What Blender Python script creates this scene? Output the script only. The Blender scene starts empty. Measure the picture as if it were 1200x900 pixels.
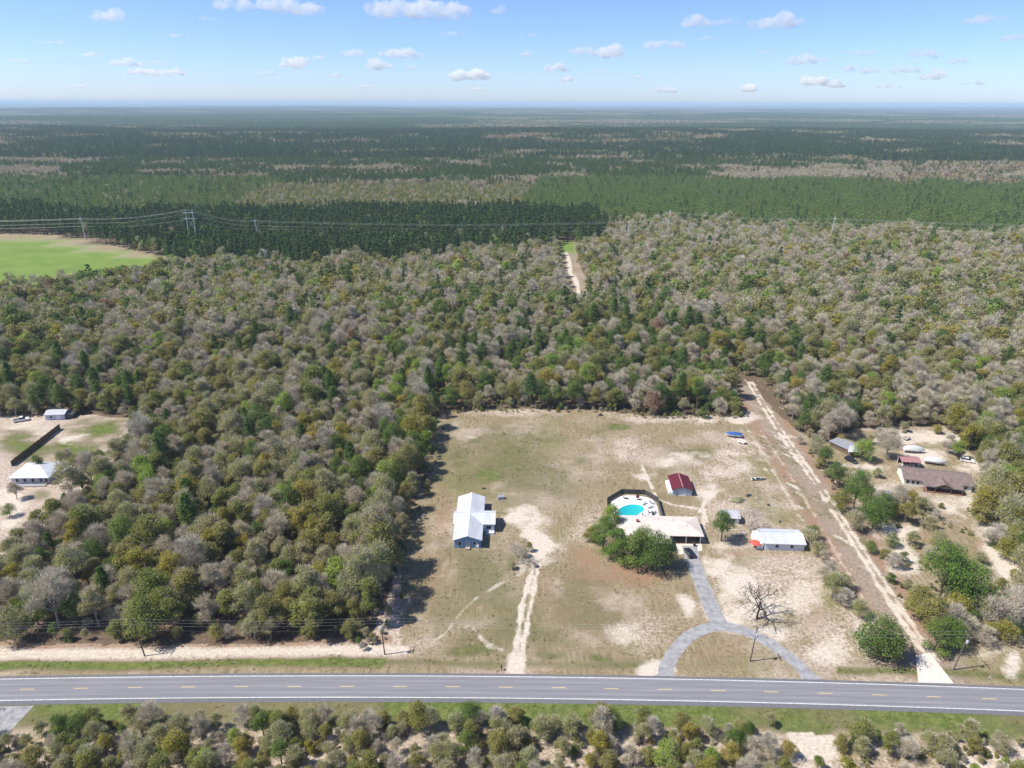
import bpy, math, random
import numpy as np
R = math.radians
rnd = random.Random(7)
rng = np.random.default_rng(11)

# ------------------------------------------------------------------ camera, sky, sun, exposure
F, H, HORIZON = 850.0, 125.5, 119.8           # focal length in photo pixels, drone height, horizon row
PITCH = math.atan((450 - HORIZON) / F)
ROLL = R(0.19)
sc = bpy.context.scene
C = sc.collection
cam_d = bpy.data.cameras.new('camera')
cam_d.sensor_width = 36.0
cam_d.lens = 36.0 * F / 1200.0
cam_d.clip_start, cam_d.clip_end = 1.0, 200000.0
cam = bpy.data.objects.new('camera', cam_d)
C.objects.link(cam)
cam.location = (0, 0, H)
from mathutils import Matrix, Vector
cam.rotation_euler = (Matrix.Rotation(R(90) - PITCH, 3, 'X') @ Matrix.Rotation(ROLL, 3, 'Z')).to_euler()
sc.camera = cam

SUN_EL, SUN_DIR = R(53), Vector((-0.985, -0.17, 0)).normalized()      # towards the sun
w = bpy.data.worlds.new('World'); sc.world = w; w.use_nodes = True
nt = w.node_tree
sky = nt.nodes.new('ShaderNodeTexSky'); sky.sky_type = 'NISHITA'; sky.sun_disc = False
sky.sun_elevation = SUN_EL
sky.sun_rotation = math.atan2(SUN_DIR.x, SUN_DIR.y)
sky.air_density, sky.dust_density, sky.ozone_density, sky.altitude = 0.72, 0.62, 9.5, 500
bg = nt.nodes['Background']; bg.inputs['Strength'].default_value = 0.13
tint = nt.nodes.new('ShaderNodeMix'); tint.data_type = 'RGBA'; tint.blend_type = 'MULTIPLY'; tint.inputs[0].default_value = 1.0
tint.inputs[7].default_value = (1.06, .945, .93, 1)
nt.links.new(sky.outputs[0], tint.inputs[6]); nt.links.new(tint.outputs[2], bg.inputs[0])
sd = bpy.data.lights.new('sun', 'SUN'); sd.energy = 4.6; sd.angle = R(0.53); sd.color = (1.0, 0.955, 0.88)
sun = bpy.data.objects.new('sun', sd); C.objects.link(sun)
sv = Vector((SUN_DIR.x * math.cos(SUN_EL), SUN_DIR.y * math.cos(SUN_EL), math.sin(SUN_EL)))
sun.rotation_euler = sv.to_track_quat('Z', 'Y').to_euler()
sun.location = (-200, 0, 300)
sc.view_settings.view_transform = 'Standard'
sc.view_settings.look = 'None'
sc.view_settings.exposure = 0.6
sc.view_settings.gamma = 1.0
sc.cycles.use_denoising = True
sc.cycles.max_bounces = 14
sc.cycles.diffuse_bounces = 3
sc.cycles.glossy_bounces = 2
sc.cycles.transmission_bounces = 3
sc.cycles.transparent_max_bounces = 12
sc.cycles.volume_bounces = 14

# ------------------------------------------------------------------ helpers
_c, _s = math.cos(ROLL), math.sin(ROLL)
_cp, _sp = math.cos(PITCH), math.sin(PITCH)
def P(px, py, z=0.0):
    """photo pixel -> the point of the horizontal plane at height z seen there"""
    dx, dy = px - 600.0, 450.0 - py
    X, Y = dx * _c - dy * _s, dx * _s + dy * _c
    d = (X, Y * _sp + F * _cp, Y * _cp - F * _sp)
    t = (H - z) / -d[2]
    return Vector((d[0] * t, d[1] * t, z))
def proj(x, y, z):
    """world -> photo pixel (numpy)"""
    zz = z - H
    depth = y * _cp - zz * _sp
    Y = y * _sp + zz * _cp
    depth = np.maximum(depth, 1e-3)
    X, Y = x / depth * F, Y / depth * F
    return 600 + X * _c + Y * _s, 450 - (-X * _s + Y * _c)
_lat = rng.random((256, 256))
def vnoise(x, y):
    x = np.asarray(x, float); y = np.asarray(y, float)
    xi, yi = np.floor(x).astype(int), np.floor(y).astype(int)
    fx, fy = x - xi, y - yi
    fx, fy = fx * fx * (3 - 2 * fx), fy * fy * (3 - 2 * fy)
    g = lambda a, b: _lat[a & 255, b & 255]
    return (g(xi, yi) * (1 - fx) + g(xi + 1, yi) * fx) * (1 - fy) + (g(xi, yi + 1) * (1 - fx) + g(xi + 1, yi + 1) * fx) * fy
def fbm(x, y, o=3):
    s, a, t = 0, 1.0, 0
    for k in range(o):
        s = s + a * vnoise(x * 2 ** k + 17.3 * k, y * 2 ** k + 5.1 * k); t += a; a *= 0.5
    return s / t
def sstep(a, b, x):
    t = np.clip((np.asarray(x, float) - a) / (b - a), 0, 1)
    return t * t * (3 - 2 * t)
def height(x, y):
    d = np.hypot(x, y)
    r = fbm(x / 1900.0 + 3.7, y / 1500.0 + 9.2, 3) - 0.5
    r2 = fbm(x / 7000.0 + 30.7, y / 6000.0 + 2.2, 2) - 0.5
    return sstep(1100, 3200, d) * (r * 52) + sstep(4000, 16000, d) * (r2 * 70)
def in_poly(px, py, poly):
    px = np.asarray(px, float); py = np.asarray(py, float)
    inside = np.zeros(px.shape, bool)
    n = len(poly)
    for i in range(n):
        x0, y0 = poly[i]; x1, y1 = poly[(i + 1) % n]
        if y0 == y1: continue
        c = (y0 > py) != (y1 > py)
        inside ^= c & (px < (x1 - x0) * (py - y0) / (y1 - y0) + x0)
    return inside
def seg_dist(px, py, pts):
    best = np.full(np.shape(px), 1e9)
    for (x0, y0), (x1, y1) in zip(pts[:-1], pts[1:]):
        dx, dy = x1 - x0, y1 - y0
        t = np.clip(((px - x0) * dx + (py - y0) * dy) / (dx * dx + dy * dy + 1e-9), 0, 1)
        best = np.minimum(best, np.hypot(px - x0 - t * dx, py - y0 - t * dy))
    return best

# ------------------------------------------------------------------ materials
M = {}
def nodes_of(name):
    m = bpy.data.materials.new(name); m.use_nodes = True; M[name] = m
    return m, m.node_tree.nodes, m.node_tree.links, m.node_tree.nodes['Principled BSDF']
def pm(name, col, var=0.12, scale=1.5, rough=0.75, metal=0.0, bump=0.0, stretch=None, col2=None, spec=0.3):
    m, n, l, b = nodes_of(name)
    tc = n.new('ShaderNodeTexCoord')
    nz = n.new('ShaderNodeTexNoise'); nz.inputs['Scale'].default_value = scale; nz.inputs['Detail'].default_value = 5
    nz.inputs['Roughness'].default_value = 0.65
    src = tc.outputs['Object']
    if stretch:
        mp = n.new('ShaderNodeMapping'); mp.inputs['Scale'].default_value = stretch
        l.new(src, mp.inputs[0]); src = mp.outputs[0]
    l.new(src, nz.inputs['Vector'])
    rp = n.new('ShaderNodeValToRGB'); e = rp.color_ramp.elements
    e[0].position, e[1].position = 0.3, 0.7
    lo = tuple(c * (1 - var) for c in col); hi = col2 or tuple(min(1, c * (1 + var)) for c in col)
    e[0].color, e[1].color = (*lo, 1), (*hi, 1)
    l.new(nz.outputs['Fac'], rp.inputs[0]); l.new(rp.outputs[0], b.inputs['Base Color'])
    b.inputs['Roughness'].default_value = rough; b.inputs['Metallic'].default_value = metal
    b.inputs['Specular IOR Level'].default_value = spec
    if bump:
        bp = n.new('ShaderNodeBump'); bp.inputs['Strength'].default_value = bump; bp.inputs['Distance'].default_value = 0.05
        l.new(nz.outputs['Fac'], bp.inputs['Height']); l.new(bp.outputs[0], b.inputs['Normal'])
    return m
def foliage(name, cols, trans=0.42):
    """leaf cards: the hue differs from tree to tree and a little inside one crown"""
    m = bpy.data.materials.new(name); m.use_nodes = True; M[name] = m
    n, l = m.node_tree.nodes, m.node_tree.links
    n.remove(n['Principled BSDF'])
    oi = n.new('ShaderNodeObjectInfo'); rp = n.new('ShaderNodeValToRGB')
    el = rp.color_ramp.elements
    while len(el) < len(cols): el.new(0.5)
    for i, c in enumerate(cols):
        el[i].position = i / (len(cols) - 1); el[i].color = (*c, 1)
    l.new(oi.outputs['Random'], rp.inputs[0])
    tc = n.new('ShaderNodeTexCoord'); nz = n.new('ShaderNodeTexNoise'); nz.inputs['Scale'].default_value = 0.55; nz.inputs['Detail'].default_value = 4
    l.new(tc.outputs['Object'], nz.inputs['Vector'])
    mr = n.new('ShaderNodeMapRange'); mr.inputs[1].default_value, mr.inputs[2].default_value = 0.3, 0.7
    mr.inputs[3].default_value, mr.inputs[4].default_value = 0.68, 1.35
    l.new(nz.outputs['Fac'], mr.inputs[0])
    mx = n.new('ShaderNodeVectorMath'); mx.operation = 'SCALE'
    l.new(rp.outputs[0], mx.inputs[0]); l.new(mr.outputs[0], mx.inputs['Scale'])
    d = n.new('ShaderNodeBsdfDiffuse'); t = n.new('ShaderNodeBsdfTranslucent'); mix = n.new('ShaderNodeMixShader')
    mix.inputs[0].default_value = trans
    l.new(mx.outputs[0], d.inputs[0]); l.new(mx.outputs[0], t.inputs[0])
    l.new(d.outputs[0], mix.inputs[1]); l.new(t.outputs[0], mix.inputs[2])
    l.new(mix.outputs[0], n['Material Output'].inputs[0])
    return m
foliage('leaf_olive', [(.23, .225, .055), (.275, .25, .07), (.205, .24, .055), (.285, .26, .085)])
foliage('leaf_bud', [(.31, .305, .115), (.27, .29, .09), (.35, .32, .15), (.28, .31, .10)])
foliage('leaf_green', [(.135, .21, .048), (.12, .19, .048), (.18, .24, .058), (.11, .175, .052)])
foliage('leaf_lime', [(.26, .36, .05), (.22, .33, .05), (.30, .37, .075)])
foliage('leaf_gold', [(.34, .285, .05), (.29, .275, .05), (.37, .30, .075)])
foliage('leaf_rust', [(.26, .13, .065), (.29, .16, .09), (.23, .13, .08)])
foliage('leaf_tan', [(.52, .42, .29), (.48, .40, .27), (.54, .44, .30), (.50, .38, .27)])
foliage('needle', [(.115, .185, .05), (.135, .205, .055), (.105, .165, .052)], 0.42)
foliage('needle_young', [(.20, .30, .075), (.225, .325, .082), (.20, .28, .08)], 0.42)
foliage('needle_dark', [(.08, .135, .043), (.092, .15, .046), (.072, .122, .045)], 0.42)
foliage('leaf_bright', [(.155, .26, .045), (.135, .235, .042), (.185, .275, .055)])
foliage('twig_grey', [(.50, .45, .345), (.53, .47, .355), (.45, .405, .32), (.49, .45, .375)], 0.1)
foliage('twig_dark', [(.17, .14, .12), (.21, .17, .15)], 0.1)
pm('bark', (.115, .09, .07), 0.3, 2.0, 0.95)
pm('bark_pale', (.33, .29, .26), 0.25, 2.0, 0.95)

# ------------------------------------------------------------------ mesh helpers
def tag(o, label=None, cat=None, group=None, kind=None):
    if label: o['label'] = label
    if cat: o['category'] = cat
    if group: o['group'] = group
    if kind: o['kind'] = kind
    return o
def link(name, data, parent=None):
    o = bpy.data.objects.new(name, data); C.objects.link(o)
    if parent: o.parent = parent
    return o
def empty(name, loc=(0, 0, 0), rz=0.0, label=None, cat=None, group=None):
    o = link(name, None); o.location = loc; o.rotation_euler = (0, 0, rz); o.empty_display_size = 0.5
    return tag(o, label, cat, group)
class MB:
    def __init__(s): s.v, s.f, s.m = [], [], []
    def add(s, v, f, mi=0):
        b = len(s.v); s.v += [tuple(p) for p in v]; s.f += [tuple(b + i for i in q) for q in f]; s.m += [mi] * len(f); return s
    def hexa(s, p, mi=0):       # 4 bottom, 4 top, counter-clockwise
        return s.add(p, [(3, 2, 1, 0), (4, 5, 6, 7), (0, 1, 5, 4), (1, 2, 6, 5), (2, 3, 7, 6), (3, 0, 4, 7)], mi)
    def box(s, x0, x1, y0, y1, z0, z1, mi=0):
        return s.hexa([(x0, y0, z0), (x1, y0, z0), (x1, y1, z0), (x0, y1, z0), (x0, y0, z1), (x1, y0, z1), (x1, y1, z1), (x0, y1, z1)], mi)
    def prism(s, poly, z0, z1, mi=0):
        n = len(poly)
        v = [(x, y, z0) for x, y in poly] + [(x, y, z1) for x, y in poly]
        f = [tuple(range(n - 1, -1, -1)), tuple(range(n, 2 * n))] + [(i, (i + 1) % n, n + (i + 1) % n, n + i) for i in range(n)]
        return s.add(v, f, mi)
    def extrude_x(s, prof, x0, x1, mi=0):     # prof: (y, z) loop
        n = len(prof)
        v = [(x0, y, z) for y, z in prof] + [(x1, y, z) for y, z in prof]
        f = [tuple(range(n)), tuple(range(2 * n - 1, n - 1, -1))] + [(i, n + i, n + (i + 1) % n, (i + 1) % n) for i in range(n)]
        return s.add(v, f, mi)
    def extrude_y(s, prof, y0, y1, mi=0):     # prof: (x, z) loop
        n = len(prof)
        v = [(x, y0, z) for x, z in prof] + [(x, y1, z) for x, z in prof]
        f = [tuple(range(n)), tuple(range(2 * n - 1, n - 1, -1))] + [(i, n + i, n + (i + 1) % n, (i + 1) % n) for i in range(n)]
        return s.add(v, f, mi)
    def tube(s, pts, rad, n=6, mi=0, cap=True):
        pts = [Vector(p) for p in pts]
        if not isinstance(rad, (list, tuple)): rad = [rad] * len(pts)
        rings = []
        for i, p in enumerate(pts):
            t = (pts[min(i + 1, len(pts) - 1)] - pts[max(i - 1, 0)]).normalized()
            a = t.cross(Vector((0, 0, 1)) if abs(t.z) < 0.9 else Vector((1, 0, 0))).normalized(); b = t.cross(a)
            rings.append([p + (a * math.cos(k * math.tau / n) + b * math.sin(k * math.tau / n)) * rad[i] for k in range(n)])
        v = [q for r in rings for q in r]
        f = [(i * n + k, i * n + (k + 1) % n, (i + 1) * n + (k + 1) % n, (i + 1) * n + k) for i in range(len(pts) - 1) for k in range(n)]
        if cap: f += [tuple(range(n - 1, -1, -1)), tuple(range((len(pts) - 1) * n, len(pts) * n))]
        return s.add(v, f, mi)
    def lathe(s, prof, n=14, mi=0, ox=0, oy=0):   # prof: (r, z)
        v = [(ox + r * math.cos(k * math.tau / n), oy + r * math.sin(k * math.tau / n), z) for r, z in prof for k in range(n)]
        f = [(i * n + k, i * n + (k + 1) % n, (i + 1) * n + (k + 1) % n, (i + 1) * n + k) for i in range(len(prof) - 1) for k in range(n)]
        f += [tuple(range(n - 1, -1, -1)), tuple(range((len(prof) - 1) * n, len(prof) * n))]
        return s.add(v, f, mi)
    def mesh(s, name, mats):
        me = bpy.data.meshes.new(name); me.from_pydata(s.v, [], s.f)
        for m in (mats if isinstance(mats, (list, tuple)) else [mats]): me.materials.append(M[m])
        if any(s.m): me.polygons.foreach_set('material_index', s.m)
        import bmesh
        bm = bmesh.new(); bm.from_mesh(me); bmesh.ops.recalc_face_normals(bm, faces=bm.faces); bm.to_mesh(me); bm.free()
        return me
    def build(s, name, mats, parent=None, smooth=False, **props):
        o = link(name, s.mesh(name, mats), parent)
        if smooth: o.data.polygons.foreach_set('use_smooth', [True] * len(o.data.polygons))
        return tag(o, **props)
def np_mesh(name, v, tris=None, quads=None, mats=(), mi_t=None, mi_q=None):
    me = bpy.data.meshes.new(name)
    nt_, nq = (0 if tris is None else len(tris)), (0 if quads is None else len(quads))
    me.vertices.add(len(v)); me.vertices.foreach_set('co', np.asarray(v, np.float32).ravel())
    loops = np.concatenate([np.asarray(a, np.int32).ravel() for a in (quads, tris) if a is not None and len(a)])
    me.loops.add(len(loops)); me.loops.foreach_set('vertex_index', loops)
    me.polygons.add(nt_ + nq)
    st = np.concatenate([np.arange(nq) * 4, nq * 4 + np.arange(nt_) * 3]).astype(np.int32)
    me.polygons.foreach_set('loop_start', st)
    mi = np.concatenate([np.zeros(nq, np.int32) if mi_q is None else mi_q, np.zeros(nt_, np.int32) if mi_t is None else mi_t]).astype(np.int32)
    for m in mats: me.materials.append(M[m])
    me.polygons.foreach_set('material_index', mi)
    me.update(calc_edges=True)
    return me

# ------------------------------------------------------------------ layout shared by ground and woods (photo pixels on the ground)
def px_poly(pts): return [tuple(P(*p)[:2]) for p in pts]
ROAD_Y = lambda x: 1.0203 * (127.714823 - 9.17859867e-3 * (x / 1.0203) - 1.74388594e-4 * (x / 1.0203) ** 2) if -230 < x < 230 else (
    ROAD_Y(229.0 * (1 if x > 0 else -1)) + (x - 229.0 * (1 if x > 0 else -1)) * (-0.0092 - (1 if x > 0 else -1) * 2 * 1.709e-4 * 229))
CLEAR = [px_poly(p) for p in (
    # the cleared lots between the woods and the road
    [(-400, 756), (0, 753), (300, 752), (436, 750), (452, 700), (474, 630), (492, 560), (512, 481), (600, 479), (700, 480), (760, 487), (868, 486), (866, 452), (880, 452), (935, 508),
     (968, 520), (1000, 503), (1040, 500), (1105, 500), (1130, 520), (1150, 560), (1190, 590), (1260, 640), (1420, 700), (1700, 780), (1700, 850), (600, 838), (-500, 845)],
    # the homestead in the western wood
    [(-160, 492), (0, 489), (95, 487), (152, 489), (158, 512), (128, 548), (100, 572), (82, 596), (62, 618), (28, 632), (8, 665), (-20, 720), (-160, 720)],
    # far pasture and its sandy edge
    [(-300, 276), (0, 274), (60, 276), (196, 302), (196, 320), (120, 334), (0, 347), (-300, 368)],
    # track through the wood
    [(652, 283), (676, 283), (678, 308), (688, 328), (688, 358), (670, 358), (663, 338), (655, 310)],
    # power line corridor
    [(-300, 279), (120, 279), (330, 283), (330, 286), (120, 284), (-300, 283)],
)]
EASEMENT = [tuple(P(*p)[:2]) for p in [(873, 447), (905, 500), (960, 580), (1010, 660), (1060, 740), (1085, 775)]]

# ------------------------------------------------------------------ ground: one sheet to the horizon
def axis(fine, a, b, lim0, lim1, g):
    c = list(np.arange(a, b + 1e-6, fine))
    s = fine; lo = []
    while (lo[-1] if lo else a) > lim0: s *= g; lo.append((lo[-1] if lo else a) - s)
    s = fine; hi = []
    while (hi[-1] if hi else b) < lim1: s *= g; hi.append((hi[-1] if hi else b) + s)
    return np.array(lo[::-1] + c + hi)
gx = axis(0.75, -150, 185, -60000, 60000, 1.075)
gy = axis(0.75, 98, 300, -60000, 60000, 1.075)
GX, GY = np.meshgrid(gx, gy)
gxf, gyf = GX.ravel(), GY.ravel()
gz = height(gxf, gyf)
nxv = len(gx); ii = np.arange(len(gy) - 1)[:, None] * nxv + np.arange(nxv - 1)[None, :]
quads = np.stack([ii, ii + 1, ii + 1 + nxv, ii + nxv], -1).reshape(-1, 4)

def ground_masks(x, y):
    """what grows or lies where: weights for sand, green grass, pine straw, lawn, pale litter, dirt, pasture, far canopy"""
    u, v = proj(x, y, np.zeros_like(x))
    ok = (y > 60) & (np.hypot(x, y) < 4000)
    u = np.where(ok, u, -9999.0); v = np.where(ok, v, -9999.0)
    n1 = fbm(x / 9.0, y / 9.0, 3) - 0.5
    n2 = fbm(x / 2.6 + 40, y / 2.6, 2) - 0.5
    n3 = fbm(x / 14 + 80, y / 14, 3) - 0.5; n3b = fbm(x / 14 + 20, y / 14 + 60, 3) - 0.5
    n5 = fbm((x + y * .62) / 1.5, (y - x * .3) / 7.0, 2) - .5
    uw, vw = u + n3 * 30, v + n3b * 16
    ell = lambda cx, cy, rx, ry, k=0.9: np.clip(1.15 - np.sqrt(((uw - cx) / rx) ** 2 + ((vw - cy) / ry) ** 2) * .95 + n1 * k * 1.3 + n2 * .5, 0, 1)
    Z = np.zeros_like(x)
    W = {k: Z.copy() for k in ('sand', 'green', 'straw', 'lawn', 'pale', 'dirt', 'pasture', 'far')}
    def mx(k, a): W[k] = np.maximum(W[k], a)
    xd, yd = x + n1 * 5, y + n1 * 5
    for poly in CLEAR[:2]: mx('lawn', in_poly(xd, yd, poly).astype(float))
    mx('lawn', ((v > 826) & (v < 1400)).astype(float))
    roady = np.array([0.0]); road_c = 1.0203 * (127.714823 - 9.17859867e-3 * (x / 1.0203) - 1.74388594e-4 * (x / 1.0203) ** 2)
    dr = y - road_c
    near = (np.abs(x) < 230)
    # verge grass
    g = np.clip(1.0 - np.abs(dr - 7.6 + n1 * 2) / 2.6, 0, 1) * 1.5 * near
    g *= np.where(u < 450, 1.0, np.where(u < 760, 0.5, np.where(u < 980, 0.15, 0.65))) * (.9 + n3 * .9)
    mx('green', np.clip(g, 0, 1))
    g2 = sstep(-13.5, -10.0, dr + n1 * 5) * (dr < -4) * near
    mx('green', np.clip(g2 * (np.where(u < 450, 0.7, 0.85) + n3 * .7), 0, 1))
    # bottom scrub floor
    mx('pale', ((dr < -9) & (dr > -60)) * (0.55 + n1 * 1.2) * near)
    mx('sand', np.clip(((dr < -11.5) & (dr > -60)) * (n1 * 2.4 - .1 + 0.2 * (u > 600) + 0.25 * (u > 850) + n2), 0, 0.7) * near)
    # sandy strip under the pole line on the left
    mx('pale', ((u < 470) & (dr > 8.5)) * 0.8)
    mx('sand', np.clip(1.1 - np.abs(dr - 11.6 + n1 * 1.5) / 2.2, 0, 0.8) * (u < 480) * near)
    mx('straw', np.clip(1.0 - np.abs(dr - 15.3 + n1 * 3) / 2.6, 0, 0.65) * (u < 460) * near)
    # main lot
    for a in ((600, 520, 95, 22, .5), (570, 555, 34, 16, .8), (600, 573, 30, 8, .6), (625, 512, 50, 9, .6), (655, 545, 25, 10, .4), (560, 650, 30, 14, .55), (540, 690, 26, 18, .5), (630, 725, 22, 26, .55), (545, 765, 50, 10, .75), (690, 700, 40, 40, .3),
              (700, 772, 40, 6, .9), (640, 773, 24, 6, .7), (618, 700, 8, 40, .4), (647, 655, 10, 14, .5)):
        mx('green', ell(*a[:4]) * a[4])
    for a in ((590, 540, 120, 70, .68), (620, 560, 100, 60, .6), (560, 690, 80, 80, .64), (690, 715, 60, 70, .6), (600, 740, 130, 40, .6)): mx('green', np.clip(ell(*a[:4]), 0, 1) * a[4])
    for a in ((600, 485, 80, 7, .9), (560, 505, 24, 14, .6), (650, 530, 40, 20, .5), (640, 590, 55, 18, .6), (580, 690, 55, 25, .7), (690, 620, 25, 40, .6), (690, 745, 45, 20, .6), (560, 730, 50, 20, .6), (665, 560, 40, 20, .6)):
        mx('pale', ell(*a[:4]) * a[4])
    for a in ((612, 602, 28, 11, 1), (626, 616, 26, 18, 1), (634, 634, 18, 24, 1), (630, 650, 15, 16, 1), (600, 597, 18, 5, .7), (622, 600, 16, 8, .9), (612, 668, 14, 8, .5), (600, 484, 46, 3.5, .55), (548, 512, 10, 3, .6), (533, 500, 12, 8, .35), (475, 765, 30, 6, .35)):
        mx('sand', ell(*a[:4], 1.1) * a[4])
    ruts = ([(628, 655), (620, 680), (613, 705), (607, 745), (601, 786)], [(633, 657), (627, 682), (622, 710), (614, 748), (610, 786)])
    for r_ in ruts: mx('sand', np.clip(1.25 - seg_dist(x, y, [tuple(P(*p)[:2]) for p in r_]) / 0.9 + n2 * 1.6 + n1 * .8, 0, 1))
    mx('sand', np.clip(1.2 - seg_dist(x, y, [tuple(P(*p)[:2]) for p in [(605, 770), (605, 790)]]) / 2.4 + n1, 0, 1))
    for r_ in ([(478, 768), (520, 745), (545, 712), (560, 700)], [(530, 740), (550, 733), (575, 757), (590, 762)], [(560, 700), (590, 682), (620, 668)]):
        mx('sand', np.clip(1.0 - seg_dist(x, y, [tuple(P(*p)[:2]) for p in r_]) / 0.9 * 0.8 + n2 * 1.5 + n1 - .35, 0, .5))
    for a in ((690, 720, 60, 55, .58), (640, 690, 60, 50, .35), (685, 655, 26, 24, .8), (700, 675, 40, 16, .8), (672, 490, 16, 6, .6), (520, 600, 14, 60, .45), (505, 680, 25, 40, .5)):
        mx('straw', ell(*a[:4]) * a[4])
    # neighbour's lot
    for a in ((720, 500, 30, 5, .9), (790, 535, 40, 22, .5), (822, 530, 18, 12, .65), (790, 580, 60, 12, .4), (760, 590, 14, 10, .45), (720, 570, 22, 10, .4), (770, 715, 40, 12, .35), (845, 780, 60, 8, .35), (870, 660, 30, 10, .4), (1080, 590, 20, 6, .6), (1085, 700, 20, 6, .3)):
        mx('green', ell(*a[:4]) * a[4])
    for a in ((780, 490, 80, 6, .9), (735, 525, 30, 25, .7), (850, 545, 40, 30, .7), (860, 600, 60, 30, .6), (900, 680, 70, 60, .7), (960, 740, 50, 40, .7), (760, 740, 40, 30, .5)):
        mx('pale', ell(*a[:4]) * a[4])
    for a in ((752, 558, 10, 5, .8), (735, 530, 14, 8, .6), (785, 537, 34, 7, .75), (842, 568, 16, 10, .95), (835, 578, 14, 9, .95), (870, 545, 34, 14, .5), (845, 660, 26, 14, .75), (870, 690, 26, 22, .9), (880, 715, 34, 22, .95), (905, 740, 40, 12, .85), (965, 765, 24, 14, .7), (850, 640, 26, 8, .5),
              (860, 490, 30, 5, .6), (868, 515, 10, 10, .5), (940, 690, 22, 30, .5), (1010, 740, 12, 24, .5), (806, 715, 10, 20, .7), (830, 705, 8, 14, .7), (735, 745, 26, 12, .55), (770, 782, 16, 10, .8), (795, 770, 5, 16, .8),
              (1100, 515, 50, 10, .95), (1060, 512, 24, 7, .8), (1090, 535, 30, 8, .85), (1145, 545, 24, 10, .95), (1060, 650, 14, 22, .95), (1052, 630, 18, 12, .9), (1120, 600, 26, 16, .7), (1165, 615, 30, 22, .75), (1180, 660, 26, 26, .8), (1190, 700, 20, 20, .7), (1140, 590, 16, 20, .6), (1170, 760, 24, 8, .4), (1015, 545, 26, 7, .8), (1040, 575, 14, 10, .6), (1190, 775, 10, 14, .9)):
        mx('sand', ell(a[0], a[1], a[2] * 1.3, a[3] * 1.3, 1.2) * min(1, a[4] * 1.15))
    for r_ in ([(752, 545), (770, 585), (790, 592), (826, 597), (828, 612)], [(838, 576), (824, 590), (824, 635)], [(832, 576), (820, 600)]):
        mx('sand', np.clip(1.1 - seg_dist(x, y, [tuple(P(*p)[:2]) for p in r_]) / 0.8 + n2, 0, .8))
    for a in ((760, 672, 60, 14, .9), (730, 665, 30, 20, .9), (850, 762, 55, 20, .55), (870, 652, 44, 9, .7), (1160, 640, 30, 16, .7), (1090, 640, 20, 14, .6), (1070, 740, 12, 30, .7), (1150, 745, 40, 14, .5), (950, 720, 20, 40, .4)):
        mx('straw', ell(*a[:4]) * a[4])
    # sandy easement with two ruts
    de = seg_dist(x, y, EASEMENT)
    mx('dirt', np.clip(1.5 - de / 9.0 + n1 * .8, 0, 1))
    mx('straw', np.clip(1.0 - np.abs(de - 7) / 4 + n1, 0, .6) * (u > 860) * (u < 1110))
    off = [(p[0] + 1.0, p[1]) for p in EASEMENT]; of2 = [(p[0] + 3.1, p[1]) for p in EASEMENT]
    of3 = [(p[0] - 6, p[1] - 3) for p in EASEMENT[1:-1]]; of4 = [(p[0] - 11, p[1] - 3) for p in EASEMENT[1:-1]]
    for o_, wd, am in ((off, .7, .8), (of2, .7, .75), (of3, .6, .45), (of4, .6, .5)):
        mx('sand', np.clip(1.3 - seg_dist(x, y, o_) / wd + n2 * 2.4 + n1 * 1.6, 0, 1) * am)
    mx('sand', np.clip((n5 * 3.6 + n1 * 1.2 - .5), 0, 1) * (de < 14) * (u > 860) * .8)
    mx('green', np.clip(n1 * 2.4, 0, .6) * (de < 9) * (v < 640) * (u > 860))
    # homestead in the western wood
    for a in ((35, 520, 50, 22, .9), (120, 505, 50, 22, 1), (100, 535, 40, 20, 1), (50, 525, 40, 16, .8), (110, 500, 30, 10, .85), (80, 525, 24, 14, .9), (45, 578, 14, 6, .6)):
        mx('green', ell(*a[:4]) * a[4])
    for a in ((30, 496, 40, 6, .8), (90, 512, 24, 8, .8), (10, 590, 16, 30, .9), (60, 505, 20, 5, .7)):
        mx('sand', ell(*a[:4], 1.2) * a[4])
    # track in the wood, far pasture
    mx('sand', np.clip(1.4 - seg_dist(x, y, [tuple(P(*p)[:2]) for p in [(664, 297), (668, 310), (667, 318), (675, 328), (678, 342), (680, 360)]]) / 1.7 + n1, 0, 1)); mx('lawn', in_poly(x, y, CLEAR[3]).astype(float)); mx('dirt', in_poly(x, y, CLEAR[3]) * .5)
    pst = in_poly(x, y, CLEAR[2]).astype(float)
    edge = in_poly(x + n1 * 20, y, px_poly([(-300, 274), (0, 273), (60, 276), (198, 303), (186, 305), (130, 294), (60, 284), (30, 279), (-300, 279)]))
    mx('pasture', pst); mx('straw', pst * edge * .6); W['pasture'] = W['pasture'] * (1 - edge * .8)
    mx('pasture', in_poly(x, y, px_poly([(656, 284), (673, 284), (673, 297), (658, 297)])).astype(float))
    W['lawn'] = np.maximum(W['lawn'], pst)
    for k in ('sand', 'green', 'straw', 'pale', 'dirt'):
        if k != 'sand': W[k] = W[k] * np.maximum(W['lawn'], (k == 'green') * 0.0)
        W[k] = np.clip(W[k], 0, 1)
    W['far'] = sstep(1000, 1800, np.hypot(x, y))
    return W
GW = ground_masks(gxf, gyf)
gme = np_mesh('ground', np.stack([gxf, gyf, gz], -1), quads=quads)
for an, ks in (('cover_a', ('sand', 'green', 'straw', 'lawn')), ('cover_b', ('pale', 'dirt', 'pasture', 'far'))):
    at = gme.attributes.new(an, 'FLOAT_COLOR', 'POINT')
    at.data.foreach_set('color', np.stack([GW[k] for k in ks], -1).astype(np.float32).ravel())
gme.polygons.foreach_set('use_smooth', np.ones(len(gme.polygons), bool))

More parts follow.
